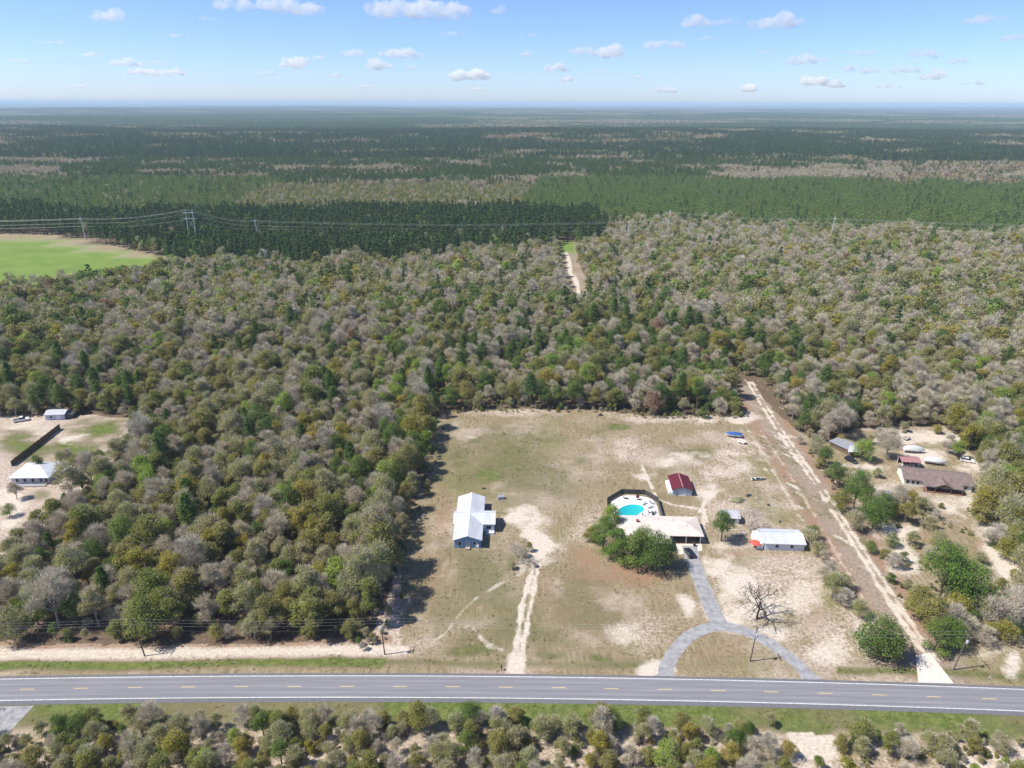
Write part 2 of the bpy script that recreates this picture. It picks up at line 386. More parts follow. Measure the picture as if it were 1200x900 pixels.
def ground_material():
    m, n, l, b = nodes_of('ground'); b.inputs['Roughness'].default_value = 0.95; b.inputs['Specular IOR Level'].default_value = 0.1
    pos = n.new('ShaderNodeNewGeometry').outputs['Position']
    def noise(scale, detail=5, rough=.6, st=None):
        z = n.new('ShaderNodeTexNoise'); z.inputs['Scale'].default_value = scale; z.inputs['Detail'].default_value = detail; z.inputs['Roughness'].default_value = rough
        src = pos
        if st:
            mp = n.new('ShaderNodeMapping'); mp.inputs['Scale'].default_value = st; l.new(pos, mp.inputs[0]); src = mp.outputs[0]
        l.new(src, z.inputs['Vector']); return z.outputs['Fac']
    def mrange(v, a, b_, c=0., d=1.):
        r = n.new('ShaderNodeMapRange'); r.interpolation_type = 'SMOOTHSTEP'
        r.inputs[1].default_value, r.inputs[2].default_value, r.inputs[3].default_value, r.inputs[4].default_value = a, b_, c, d
        l.new(v, r.inputs[0]); return r.outputs[0]
    def math_(op, a, b_):
        r = n.new('ShaderNodeMath'); r.operation = op
        for i, q in enumerate((a, b_)):
            if isinstance(q, (int, float)): r.inputs[i].default_value = q
            else: l.new(q, r.inputs[i])
        return r.outputs[0]
    def mix(f, a, b_):
        r = n.new('ShaderNodeMix'); r.data_type = 'RGBA'
        l.new(f, r.inputs[0])
        for i, q in ((6, a), (7, b_)):
            if isinstance(q, tuple): r.inputs[i].default_value = (*q, 1)
            else: l.new(q, r.inputs[i])
        return r.outputs[2]
    A = n.new('ShaderNodeAttribute'); A.attribute_name = 'cover_a'
    B = n.new('ShaderNodeAttribute'); B.attribute_name = 'cover_b'
    sa, sb = n.new('ShaderNodeSeparateColor'), n.new('ShaderNodeSeparateColor')
    l.new(A.outputs['Color'], sa.inputs[0]); l.new(B.outputs['Color'], sb.inputs[0])
    sand, green, straw, lawn = sa.outputs[0], sa.outputs[1], sa.outputs[2], A.outputs['Alpha']
    pale, dirt, past, far = sb.outputs[0], sb.outputs[1], sb.outputs[2], B.outputs['Alpha']
    fine = noise(1.1, 6, .75); speck = noise(2.6, 3, .7); mid = noise(.13, 5, .6); streak = noise(1.0, 4, .65, (1.3, .16, 1)); big = noise(.0016, 5, .6)
    litter = mix(mrange(fine, .3, .7), (.085, .06, .04), (.17, .125, .085))
    dry = mix(mrange(fine, .32, .68), (.15, .118, .06), (.33, .262, .172))
    dry = mix(mrange(mid, .4, .62, 0, .75), dry, mix(mrange(streak, .38, .62), (.15, .12, .06), (.31, .25, .16)))
    palec = mix(mrange(fine, .34, .66), (.26, .20, .15), (.54, .45, .375))
    grain = math_('ADD', math_('MULTIPLY', noise(.45, 5, .7), .55), math_('MULTIPLY', fine, .45))
    def fac(wt, nz, k=1.0):
        gn = math_('ADD', math_('MULTIPLY', grain, .6), math_('MULTIPLY', nz, .4))
        return math_('MULTIPLY', mrange(math_('ADD', wt, math_('MULTIPLY', math_('SUBTRACT', gn, .5), k * 2.2)), .14, .78), mrange(wt, .0, .12))
    patch = noise(.035, 4, .6)
    dry = mix(mrange(patch, .47, .64, 0, .75), dry, palec)
    dry = mix(mrange(noise(.03, 4, .6, (1, 1, 7)), .52, .66, 0, .5), dry, mix(mrange(speck, .3, .7), (.12, .125, .035), (.21, .2, .085)))
    col = mix(lawn, litter, dry)
    col = mix(fac(pale, speck, 1.8), col, palec)
    col = mix(fac(dirt, fine, .8), col, mix(mrange(fine, .3, .7), (.19, .145, .108), (.34, .275, .215)))
    col = mix(fac(straw, fine, 1.3), col, mix(mrange(speck, .3, .7), (.20, .12, .075), (.34, .22, .15)))
    col = mix(fac(green, fine, 1.4), col, mix(mrange(green, .6, .92), mix(mrange(grain, .38, .62), (.085, .085, .032), (.185, .165, .085)), mix(mrange(grain, .38, .62), (.062, .095, .018), (.16, .18, .055))))
    col = mix(past, col, mix(mrange(noise(.05, 4), .3, .7), (.12, .19, .035), (.17, .235, .05)))
    col = mix(fac(sand, speck, .9), col, mix(mrange(fine, .3, .7), (.42, .355, .28), (.60, .53, .45)))
    farc = mix(mrange(big, .45, .62), (.02, .032, .02), (.045, .048, .032))
    col = mix(far, col, farc)
    l.new(col, b.inputs['Base Color'])
    bp = n.new('ShaderNodeBump'); bp.inputs['Strength'].default_value = .5; bp.inputs['Distance'].default_value = .12
    l.new(fine, bp.inputs['Height']); l.new(bp.outputs[0], b.inputs['Normal'])
    return m
ground_material()
gme.materials.append(M['ground'])
ground = link('ground', gme); tag(ground, kind='structure')

# ------------------------------------------------------------------ road, driveways
pm('asphalt', (.205, .205, .22), .22, 1.0, .85, stretch=(.03, .9, 1), bump=.0)
pm('asphalt_edge', (.135, .135, .145), .18, 1.5, .9)
pm('asphalt_drive', (.275, .27, .275), .32, .6, .9)
pm('white_paint', (.66, .66, .65), .4, 1.6, .6, col2=(.74, .74, .72))
pm('yellow_paint', (.60, .44, .20), .35, 2.5, .6)
pm('concrete', (.58, .52, .46), .12, .8, .9)
def strip(pts, half, z, name, mat, parent=None, **props):
    """flat ribbon along a line; half: half width (or one per point)"""
    v, f = [], []
    for i, p in enumerate(pts):
        a, b = Vector(pts[max(i - 1, 0)]), Vector(pts[min(i + 1, len(pts) - 1)])
        t = (b - a).normalized(); nn = Vector((-t.y, t.x)); h = half[i] if isinstance(half, (list, tuple)) else half
        v += [(p[0] + nn.x * h, p[1] + nn.y * h, z), (p[0] - nn.x * h, p[1] - nn.y * h, z)]
    f = [(2 * i, 2 * i + 1, 2 * i + 3, 2 * i + 2) for i in range(len(pts) - 1)]
    return MB().add(v, f).build(name, mat, parent, **props)
rx = [-1500, -900, -500, -300] + list(np.arange(-228, 229, 6.0)) + [300, 500, 900, 1500]
centre = [(x, ROAD_Y(x)) for x in rx]
def smooth_line(pts, n=10):
    out = []
    q = [Vector(p) for p in pts]; q = [q[0] * 2 - q[1]] + q + [q[-1] * 2 - q[-2]]
    for i in range(1, len(q) - 2):
        for k in range(n):
            t = k / n
            out.append(0.5 * (2 * q[i] + (q[i + 1] - q[i - 1]) * t + (2 * q[i - 1] - 5 * q[i] + 4 * q[i + 1] - q[i + 2]) * t * t + (3 * q[i] - q[i - 1] - 3 * q[i + 1] + q[i + 2]) * t ** 3))
    return [tuple(p) for p in out] + [tuple(q[-2])]
road = strip([(x, y - .25) for x, y in centre], 4.45, .03, 'road', 'asphalt_edge', kind='structure')
strip(centre, 3.42, .036, 'carriageway', 'asphalt', road)
pm('asphalt_worn', (.183, .183, .197), .2, 1.0, .8, stretch=(.05, 2, 1))
for s_ in (-2.45, -1.0, .95, 2.4): strip([(x, y + s_) for x, y in centre], .33, .039, 'wheel_path', 'asphalt_worn', road)
for s_ in (-1, 1):
    strip([(x, y + s_ * 3.3) for x, y in centre], .11, .042, 'edge_line', 'white_paint', road)
dash0 = P(592.5, 807).x
for k in range(-16, 17):
    xc = dash0 + k * 12.165
    strip([(xc - 1.6, ROAD_Y(xc - 1.6)), (xc, ROAD_Y(xc)), (xc + 1.6, ROAD_Y(xc + 1.6))], .09, .042, 'centre_dash', 'yellow_paint', road)
G2 = lambda pts: [tuple(P(*p)[:2]) for p in pts]
loop = smooth_line(G2([(780, 795), (781, 782), (790, 765), (806, 747), (826, 737), (846, 734), (868, 738), (892, 748), (918, 765), (938, 782), (952, 798)]), 6)
drive = strip(loop, [2.9, 2.3] + [1.75] * (len(loop) - 5) + [2.0, 2.6, 3.4], .022, 'driveway', 'asphalt_drive', kind='structure')
strip(smooth_line(G2([(846, 737), (836, 717), (824, 688), (813, 660), (808, 640)]), 6), [3.9, 3.0, 2.5] + [2.2] * 21 + [2.3], .026, 'driveway_stem', 'asphalt_drive', drive)
ap = G2([(1073, 768), (1090, 765), (1103, 782), (1118, 801), (1076, 800)])
MB().add([(x, y, .02) for x, y in ap], [tuple(range(len(ap)))]).build('concrete_apron', 'concrete', kind='structure', label='pale concrete apron where the sandy track meets the road')
sp_ = G2([(-12, 828), (40, 827), (22, 846), (8, 862), (-14, 868)])
MB().add([(x, y, .02) for x, y in sp_], [tuple(range(len(sp_)))]).build('side_road', 'asphalt_drive', kind='structure', label='grey side road joining the highway')

# ------------------------------------------------------------------ trees
def unit(g, n):
    d = g.normal(size=(n, 3)); return d / np.linalg.norm(d, axis=1)[:, None]
def leaf_quads(g, c, nrm, size):
    """one kite shaped leaf spray per centre, facing roughly along nrm"""
    n = len(c)
    nn = nrm + g.normal(size=(n, 3)) * 0.55; nn /= np.linalg.norm(nn, axis=1)[:, None]
    a = np.cross(nn, unit(g, n)); a /= np.linalg.norm(a, axis=1)[:, None] + 1e-9
    b = np.cross(nn, a)
    s = size * g.uniform(.6, 1.35, n)[:, None]
    return np.stack([c - a * s * .5, c - b * s * .36 + nn * s * .12, c + a * s * .55, c + b * s * .36 + nn * s * .1], 1).reshape(-1, 3)
def twig_tris(g, c, d, ln, wd):
    n = len(c)
    a = np.cross(d, unit(g, n)); a /= np.linalg.norm(a, axis=1)[:, None] + 1e-9
    L = (ln * g.uniform(.6, 1.4, n))[:, None]; W = (wd * g.uniform(.7, 1.3, n))[:, None]
    return np.stack([c - a * W, c + a * W, c + d * L], 1).reshape(-1, 3)
def lobes_of(g, Ht, Rc, nl, low=.34):
    """bumps of an uneven broad crown"""
    L = []
    for k in range(nl):
        ang = k * 2.4 + g.uniform(-.5, .5); q = math.sqrt((k + .3) / nl)
        rr = Rc * .64 * q * g.uniform(.75, 1.2)
        top = 1 - .42 * q * q + g.uniform(-.10, .06)
        r = Rc * g.uniform(.25, .5)
        L.append((rr * math.cos(ang), rr * math.sin(ang), Ht * top - r * .8, r))
    for k in range(nl // 2):
        ang = g.uniform(0, 6.28); rr = Rc * g.uniform(.35, .66)
        L.append((rr * math.cos(ang), rr * math.sin(ang), Ht * g.uniform(low + .1, low + .26), Rc * g.uniform(.28, .42)))
    return np.array(L)
def crown_mesh(name, seed, Ht, Rc, nl, nleaf, leaf, ntwig, mats, tw=.035, tl=1.1, low=.34):
    g = np.random.default_rng(seed)
    L = lobes_of(g, Ht, Rc, nl, low)
    wgt = L[:, 3] ** 2; wgt /= wgt.sum()
    vs, tr, qd, off = [], [], [], 0
    if nleaf:
        k = g.choice(len(L), nleaf, p=wgt); d = unit(g, nleaf)
        d[:, 2] = np.where(d[:, 2] < -.45, -d[:, 2], d[:, 2])
        rad = L[k, 3] * np.clip(g.normal(.92, .19, nleaf), .35, 1.38)
        c = L[k, :3] + d * rad[:, None] * np.array([1, 1, .85])
        q = leaf_quads(g, c, d * .7 + np.array([0, 0, .45]), leaf)
        vs.append(q); qd = np.arange(len(q)).reshape(-1, 4); off = len(q)
    if ntwig:
        k = g.choice(len(L), ntwig, p=wgt); d = unit(g, ntwig)
        d[:, 2] = np.where(d[:, 2] < -.2, -d[:, 2], d[:, 2])
        c = L[k, :3] + d * (L[k, 3] * g.uniform(.25, .95, ntwig))[:, None]
        dd = d + np.array([0, 0, .55]) + g.normal(size=(ntwig, 3)) * .35; dd /= np.linalg.norm(dd, axis=1)[:, None]
        t = twig_tris(g, c, dd, tl, tw)
        vs.append(t); tr = off + np.arange(len(t)).reshape(-1, 3)
    mt = list(mats)
    return np_mesh(name, np.concatenate(vs), tr if len(tr) else None, qd if len(qd) else None, mt, np.full(len(tr), len(mt) - 1), np.zeros(len(qd), int)), L
def trunk_mesh(name, L, Ht, r, mat, seed, sub=3):
    g = np.random.default_rng(seed); b = MB()
    fork = Ht * .3
    b.tube([(0, 0, -.25), (g.normal() * .05, g.normal() * .05, fork * .5), (g.normal() * .12, g.normal() * .12, fork)], [r * 1.25, r, r * .85], 6)
    for x, y, z, rr in L:
        mid = (x * .45 + g.normal() * .2, y * .45 + g.normal() * .2, fork + (z - fork) * .55)
        b.tube([(0, 0, fork - .2), mid, (x, y, z)], [r * .6, r * .34, r * .16], 4, cap=False)
        for s_ in range(sub):
            d = unit(g, 1)[0]; d[2] = abs(d[2])
            b.tube([(x, y, z), tuple(np.array([x, y, z]) + d * rr * .85)], [r * .15, r * .05], 3, cap=False)
    return b.mesh(name, mat)
def pine_crown(name, seed, Ht, Rc, n, leaf, mat, base=.4, blunt=.35):
    """whorls of needle sprays round a straight stem"""
    g = np.random.default_rng(seed); cs, ns = [], []
    nb = max(8, n // 22); per = max(1, n // nb)
    for i in range(nb):
        t = (i + g.uniform(0, 1)) / nb
        z = Ht * (base + (1 - base) * t)
        prof = (1 - t) ** .75 * (1 - blunt) + blunt * math.sqrt(max(0, 1 - t * t)) if t < 1 else 0
        R_ = Rc * prof * g.uniform(.65, 1.15); a = i * 2.4 + g.uniform(-.4, .4)
        d = np.array([math.cos(a), math.sin(a), .18])
        q = g.uniform(.25, 1.0, per) ** .7
        c = np.outer(q * R_, d) + np.array([0, 0, z]) + g.normal(size=(per, 3)) * np.array([.32, .32, .2]) * (.5 + R_ * .28)
        cs.append(c); ns.append(np.tile(d * .4 + np.array([0, 0, .7]), (per, 1)) + g.normal(size=(per, 3)) * .4)
    q = leaf_quads(g, np.concatenate(cs), np.concatenate(ns), leaf)
    return np_mesh(name, q, None, np.arange(len(q)).reshape(-1, 4), [mat])
def pole_trunk(name, Ht, r, mat, k=.95):
    return MB().tube([(0, 0, -.25), (.04, .03, Ht * .5), (0, 0, Ht * k)], [r, r * .7, r * .2], 6).mesh(name, mat)

# kind -> (display word, name, leaves, twigs, leaf size, materials)
KIND = {
    'olive': ('broadleaf_tree', 'olive leafed oak', 2300, 450, .46, ('leaf_olive', 'twig_grey')),
    'bud': ('broadleaf_tree', 'greyish oak with opening buds', 1500, 1100, .42, ('leaf_bud', 'twig_grey')),
    'green': ('broadleaf_tree', 'dark green leafed tree', 2300, 150, .38, ('leaf_green', 'twig_dark')),
    'lime': ('broadleaf_tree', 'bright lime green leafed tree', 1900, 300, .44, ('leaf_lime', 'twig_grey')),
    'gold': ('broadleaf_tree', 'yellowish leafed tree', 2100, 250, .44, ('leaf_gold', 'twig_grey')),
    'rust': ('broadleaf_tree', 'rust brown leafed tree', 1500, 700, .42, ('leaf_rust', 'twig_grey')),
    'bright': ('broadleaf_tree', 'fresh green leafed tree', 2600, 300, .34, ('leaf_bright', 'twig_dark')),
    'bare': ('bare_tree', 'leafless grey tree', 0, 3000, .4, ('twig_grey',)),
    'tan': ('bare_tree', 'leafless tan-twigged tree', 650, 2100, .34, ('leaf_tan', 'twig_grey')),
    'pine': ('pine_tree', 'dark green pine', 0, 0, 0, ()),
}
NV = 5
TREE = {}      # (kind, variant) -> crown mesh, trunk mesh
for ki, (k, (nm, word, nl_, nt2, ls, mats)) in enumerate(KIND.items()):
    for v_ in range(NV):
        sd_ = 100 + ki * 10 + v_
        if k == 'pine':
            TREE[k, v_] = (pine_crown('crown', sd_, 14.5, (3.0, 3.5, 2.8, 3.2, 2.5)[v_], 2300, .46, 'needle', (.40, .34, .48, .3, .42)[v_], (.8, .7, .9, .5, .6)[v_]), pole_trunk('trunk', 14.5, .2, 'bark'))
        else:
            Ht, Rc = (10.5, 11.6, 9.6, 12.0, 8.8)[v_], (4.0, 4.3, 4.6, 3.4, 3.8)[v_]
            cm, L = crown_mesh('crown', sd_, Ht, Rc, (10, 8, 13, 7, 6)[v_], int(nl_ * 1.7), ls * .77, int(nt2 * 1.3), mats, low=(.34, .34, .16, .3, .04)[v_])
            TREE[k, v_] = (cm, trunk_mesh('trunk', L, Ht, .2, 'bark_pale' if k in ('bare', 'tan', 'bud') else 'bark', sd_))
def proto(name, mesh):       # source for far woods, itself not placed in the scene
    return bpy.data.objects.new(name, mesh)
def join_mesh(name, a, b):
    """crown and trunk in one mesh, for trees too far off to tell the two apart"""
    import bmesh
    bm = bmesh.new(); bm.from_mesh(a); bm.from_mesh(b)
    me = bpy.data.meshes.new(name)
    na = len(a.polygons); bm.faces.ensure_lookup_table()
    for i in range(na, len(bm.faces)): bm.faces[i].material_index = len(a.materials)
    bm.to_mesh(me); bm.free()
    for m_ in list(a.materials) + list(b.materials): me.materials.append(m_)
    return me
FARK = []      # light versions for distant woods
FAR = {}
for ki, (k, (nm, word, nl_, nt2, ls, mats)) in enumerate(KIND.items()):
    if k == 'bright': continue
    for v_ in range(2):
        sd_ = 300 + ki * 10 + v_
        if k == 'pine':
            me = join_mesh('far_pine', pine_crown('far', sd_, 14.5, (2.9, 2.5)[v_], 330, 1.1, 'needle', .34, .4), pole_trunk('t', 14.5, .2, 'bark'))
        else:
            cm, L = crown_mesh('far', sd_, (10.5, 11.2)[v_], 4.2, 8, nl_ // 5, ls * 2.05, nt2 // 4, mats, .075, 1.5)
            me = cm
        FAR[k, v_] = len(FARK); FARK.append(proto('far_tree', me))
for v_ in range(2):
    FAR['belt', v_] = len(FARK); FARK.append(proto('far_tree', join_mesh('far_pine', pine_crown('far', 540 + v_, 14.5, (2.9, 2.5)[v_], 330, 1.1, 'needle_dark', .34, .4), pole_trunk('t', 14.5, .2, 'bark'))))
    FAR['young', v_] = len(FARK)
    FARK.append(proto('far_tree', pine_crown('far', 500 + v_, 11.5, 2.05, 120, 1.25, 'needle_young', .2, .25)))
def clump_mesh(seed, mats_w, span=52, n=34):
    """a patch of canopy for the far ridges"""
    g = np.random.default_rng(seed); q_, mi_ = [], []
    for i in range(n):
        x, y = g.uniform(-span / 2, span / 2, 2); Ht = g.uniform(8, 14); R_ = g.uniform(2.6, 4.6)
        m_ = g.choice(len(mats_w), p=[a for _, a in mats_w])
        d = unit(g, 42); d[:, 2] = np.abs(d[:, 2]) * 1.0
        c = np.array([x, y, Ht - R_ * 1.6]) + d * R_ * g.uniform(.7, 1.1, 42)[:, None] * np.array([1, 1, 1.6])
        q_.append(leaf_quads(g, c, d, 2.2)); mi_ += [m_] * 42
    q = np.concatenate(q_)
    return np_mesh('far', q, None, np.arange(len(q)).reshape(-1, 4), [a for a, _ in mats_w], None, np.array(mi_))
CL = {}
for i, (cn, mw) in enumerate((('c_pine', [('needle_dark', .7), ('needle', .22), ('leaf_green', .08)]), ('c_mix', [('needle_dark', .55), ('leaf_bud', .15), ('twig_grey', .15), ('leaf_olive', .15)]),
                               ('c_bare', [('twig_grey', .2), ('leaf_tan', .2), ('leaf_rust', .15), ('leaf_bud', .15), ('needle_dark', .3)]))):
    for v_ in range(2):
        CL[cn, v_] = len(FARK); FARK.append(proto('far_tree', clump_mesh(700 + i * 5 + v_, mw)))

def woods_object(name, px, py, pz, kind, scl, rot, label):
    """one object that draws the uncountable rest of the woods"""
    me = bpy.data.meshes.new(name); me.vertices.add(len(px))
    me.vertices.foreach_set('co', np.stack([px, py, pz], -1).astype(np.float32).ravel())
    for an, tp, arr in (('kind', 'INT', kind.astype(np.int32)), ('rot', 'FLOAT', rot.astype(np.float32)), ('scl', 'FLOAT', scl.astype(np.float32))):
        at = me.attributes.new(an, tp, 'POINT'); at.data.foreach_set('value', arr)
    o = link(name, me); tag(o, label, kind='stuff'); o['category'] = 'forest'
    ng = bpy.data.node_groups.new(name, 'GeometryNodeTree')
    ng.interface.new_socket('Geometry', in_out='INPUT', socket_type='NodeSocketGeometry')
    ng.interface.new_socket('Geometry', in_out='OUTPUT', socket_type='NodeSocketGeometry')
    n, l = ng.nodes, ng.links
    gi, go = n.new('NodeGroupInput'), n.new('NodeGroupOutput')
    jn = n.new('GeometryNodeJoinGeometry'); l.new(jn.outputs[0], go.inputs[0])
    def attr(an, tp):
        a = n.new('GeometryNodeInputNamedAttribute'); a.data_type = tp; a.inputs['Name'].default_value = an; return a.outputs['Attribute']
    ak, ar, as_ = attr('kind', 'INT'), attr('rot', 'FLOAT'), attr('scl', 'FLOAT')
    cx = n.new('ShaderNodeCombineXYZ'); l.new(ar, cx.inputs[2])
    er = n.new('FunctionNodeEulerToRotation'); l.new(cx.outputs[0], er.inputs[0])
    for k in np.unique(kind):
        oi = n.new('GeometryNodeObjectInfo'); oi.inputs['Object'].default_value = FARK[int(k)]; oi.transform_space = 'ORIGINAL'; oi.inputs['As Instance'].default_value = False
        cp = n.new('FunctionNodeCompare'); cp.data_type = 'INT'; cp.operation = 'EQUAL'
        l.new(ak, cp.inputs[2]); cp.inputs[3].default_value = int(k)
        ip = n.new('GeometryNodeInstanceOnPoints')
        l.new(gi.outputs[0], ip.inputs['Points']); l.new(cp.outputs[0], ip.inputs['Selection']); l.new(oi.outputs['Geometry'], ip.inputs['Instance'])
        l.new(er.outputs[0], ip.inputs['Rotation']); l.new(as_, ip.inputs['Scale'])
        l.new(ip.outputs[0], jn.inputs[0])
    md = o.modifiers.new('woods', 'NODES'); md.node_group = ng
    return o

# ---- scatter
def jitter_grid(x0, x1, y0, y1, s, g):
    a = np.arange(x0, x1, s); b = np.arange(y0, y1, s)
    X, Y = np.meshgrid(a, b)
    X = X + (np.arange(len(b)) % 2)[:, None] * s * .5
    return (X + g.uniform(-.38, .38, X.shape) * s).ravel(), (Y + g.uniform(-.38, .38, Y.shape) * s).ravel()
def in_view(x, y, margin=60, vmax=960):
    u, v = proj(x, y, np.full_like(x, 6.0))
    return (u > -margin) & (u < 1200 + margin) & (v < vmax) & (y > 60), u, v
KN = ['olive', 'bud', 'green', 'lime', 'gold', 'rust', 'bare', 'tan', 'pine']
def pick(g, probs):
    """probs: n x len(KN) weights"""
    c = np.cumsum(probs, 1); c /= c[:, -1:]
    return (g.random(len(probs))[:, None] > c).sum(1)
def probs_at(x, y, u, v):
    n = len(x); p = np.tile(np.array([.31, .28, .09, .03, .045, .008, .15, .06, .018]), (n, 1))     # western wood
    cl = fbm(x / 45, y / 45, 2); cl2 = fbm(x / 60 + 50, y / 60, 2)
    m = (v < 470) & (u < 500); p[m] = [.26, .29, .06, .04, .035, .008, .17, .09, .035]
    m = (u < 120) & (v < 470); p[m, 8] += .18; p[m, 2] += .1
    m = (v < 480) & (u >= 470) & (u < 800); p[m] = [.15, .24, .16, .04, .035, .012, .16, .08, .10]
    m = (v < 340) & (u >= 250) & (u < 800); p[m] = [.16, .29, .06, .05, .05, .01, .17, .13, .09]
    m = (u >= 800) & (v < 520); p[m] = [.17, .26, .09, .05, .08, .008, .16, .14, .05]
    m = (u >= 700) & (v < 340); p[m] = [.15, .28, .06, .06, .075, .012, .17, .17, .05]
    m = (v > 460) & (u >= 510) & (u < 880); p[m] = [.2, .16, .28, .03, .04, .02, .12, .03, .12]        # edge behind the lots
    p[:, 8] *= np.where(cl > .55, 2.4, .5); p[:, 2] *= np.where(cl > .5, 1.6, .6)
    p[:, 6] *= np.where(cl2 > .5, 1.5, .6); p[:, 0] *= np.where(cl2 < .5, 1.4, .75)
    return p
g = np.random.default_rng(21)
wx, wy = jitter_grid(-640, 680, 128, 905, 5.5, g)
ok, wu, wv = in_view(wx, wy)
_dr = np.array([ROAD_Y(a) for a in wx])
ok &= wy > _dr + 8
for poly in CLEAR: ok &= ~in_poly(wx, wy, poly)
ok &= seg_dist(wx, wy, EASEMENT) > 10
# the dark pine belt and the plantations start behind this line
belt = np.interp(wu, [-200, 0, 170, 330, 500, 640, 705, 740, 900, 1200, 1400], [330, 330, 314, 314, 306, 297, 287, 262, 268, 283, 290]) + (fbm(wx / 28, wy / 28, 2) - .5) * 20
_, wv0 = proj(wx, wy, np.zeros_like(wx))
ok &= wv0 > belt
wx, wy, wu, wv = wx[ok], wy[ok], wu[ok], wv[ok]
wk = pick(g, probs_at(wx, wy, wu, wv))
ws = np.clip(g.normal(.93, .2, len(wx)) * (.86 + .3 * fbm(wx / 34, wy / 34, 2)), .5, 1.5)
ws = np.where(wk == 8, ws * .86, ws)
wr = g.uniform(0, 6.283, len(wx))
# scrub on the near side of the road
sx, sy = jitter_grid(-125, 130, 84, 122, 3.5, g)
_dr = np.array([ROAD_Y(a) for a in sx]); su, sv_ = proj(sx, sy, np.zeros_like(sx))
keep = (sy < _dr - 8.5 - 5.0 * fbm(sx / 9, sy / 30, 2)) & (su > -60) & (su < 1260) & (sv_ < 960)
keep &= g.random(len(sx)) < np.where(su > 860, .45, np.where(su > 600, .75, .93))
keep &= ~((su < 60) & (sv_ < 858))
sx, sy, su = sx[keep], sy[keep], su[keep]
p_ = np.tile(np.array([.31, .35, .08, .03, .05, .0, .16, .02, .0]), (len(sx), 1))
p_[su > 800] = [.24, .32, .06, .03, .08, .0, .22, .05, .0]
sk = pick(g, p_); ss = g.uniform(.34, .72, len(sx)); sr = g.uniform(0, 6.283, len(sx))

CAT = {k: KIND[k][0] for k in KIND}
SHW = {'olive': 'olive leafed', 'bud': 'grey-green budding', 'green': 'dark green', 'lime': 'lime green', 'gold': 'yellowish', 'rust': 'rust brown', 'bare': 'leafless grey', 'tan': 'leafless tan', 'pine': 'needled'}
def place_tree(k, v_, x, y, s, r, label, group, sz=None, z=0.0, name=None):
    nm = name or KIND[k][0]
    e = empty(nm, (x, y, z), r, label, 'tree', group); e.scale = (s, s, s * (sz or 1))
    cm, tm = TREE[k, v_]
    link('trunk', tm, e); link('crown', cm, e)
    return e
FIELD_EDGE = [tuple(P(*p)[:2]) for p in ((436, 750), (452, 700), (474, 630), (492, 560), (512, 481))]
BACK_EDGE = [tuple(P(*p)[:2]) for p in ((512, 481), (600, 479), (700, 480), (760, 487), (868, 486))]
YARD = [tuple(P(*p)[:2]) for p in ((935, 508), (1000, 503), (1040, 500), (1105, 500), (1150, 560), (1190, 590))]
COTTAGE = [tuple(P(*p)[:2]) for p in ((0, 489), (95, 487), (150, 488), (95, 530), (58, 590), (22, 604))]
def zone_of(x, y, u, v):
    one = lambda line: float(seg_dist(np.array([x]), np.array([y]), line)[0])
    if one(COTTAGE) < 16: return 'around the white-roofed cottage clearing'
    if one(FIELD_EDGE) < 9: return "along the field edge of the white-roofed house's lot"
    if one(BACK_EDGE) < 12: return 'along the back edge of the cleared fields'
    if one(YARD) < 16: return "behind the brown-roofed house's yard"
    if one(EASEMENT) < 24: return 'beside the sandy easement in the wood'
    if y < ROAD_Y(x) + 26: return 'in the front row of the wood by the highway'
    if u < 505: return 'deep in the wood between cottage and cleared lot' if v > 470 else 'in the wood beyond the cottage'
    return 'deep in the wood behind the fields' if u < 880 else 'deep in the wood past the easement'
def tree_label(k, s, where):
    sw = 'big ' if s > 1.05 else ('small ' if s < .85 else 'mid-sized ')
    return f'{sw}{KIND[k][1]} {where}', f'{sw}{SHW[k]} trees {where}'
count = {}
order = np.argsort(np.hypot(wx, wy))
LIMIT = {'broadleaf_tree': 235, 'bare_tree': 240, 'pine_tree': 60}
rest = []
for i in range(len(sx)):
    k = KN[sk[i]]
    sw = ('waist-high', 'man-high', 'tall')[min(2, int((ss[i] - .34) / .13))]
    e = place_tree(k, (2, 4, 4, 0)[int(rng.integers(4))], sx[i], sy[i], ss[i], sr[i], f'{sw} {SHW[k]} shrub in the scrub across the highway', f'{sw} {SHW[k]} shrubs in the roadside scrub', 1.0, name='roadside_shrub'); e['category'] = 'shrub'
for i in order:
    k = KN[wk[i]]; c_ = CAT[k]
    inside = -12 < wu[i] < 1212
    if inside and count.get(c_, 0) < LIMIT[c_]:
        count[c_] = count.get(c_, 0) + 1
        lb, gr = tree_label(k, ws[i], zone_of(wx[i], wy[i], wu[i], wv[i]))
        place_tree(k, int(rng.integers(NV)), wx[i], wy[i], ws[i], wr[i], lb, gr, 1.3 if 'field edge' in lb else None)
    else: rest.append(i)
rest = np.array(rest)
# nearer rest uses the full crowns, the far rest the light ones
NEARP = {}
for k in KN:
    for v_ in range(NV):
        NEARP[k, v_] = len(FARK); FARK.append(proto('near_tree', join_mesh('near_tree', *TREE[k, v_])))
kk = np.array([NEARP[KN[wk[i]], int(rng.integers(NV))] if math.hypot(wx[i], wy[i]) < 430 else FAR[KN[wk[i]], int(rng.integers(2))] for i in rest])
ux, uy = jitter_grid(-330, 360, 128, 470, 4.4, g)      # understorey
ok, uu, uv = in_view(ux, uy); ok &= uy > np.array([ROAD_Y(a) for a in ux]) + 15
for poly in CLEAR: ok &= ~in_poly(ux, uy, poly)
ok &= (seg_dist(ux, uy, EASEMENT) > 9) & (g.random(len(ux)) < .7)
ux, uy = ux[ok], uy[ok]
uk = np.array([NEARP[a, int(b_)] for a, b_ in zip(g.choice(['olive', 'bud', 'green', 'bare', 'tan'], len(ux), p=[.32, .28, .2, .12, .08]), g.integers(0, NV, len(ux)))])
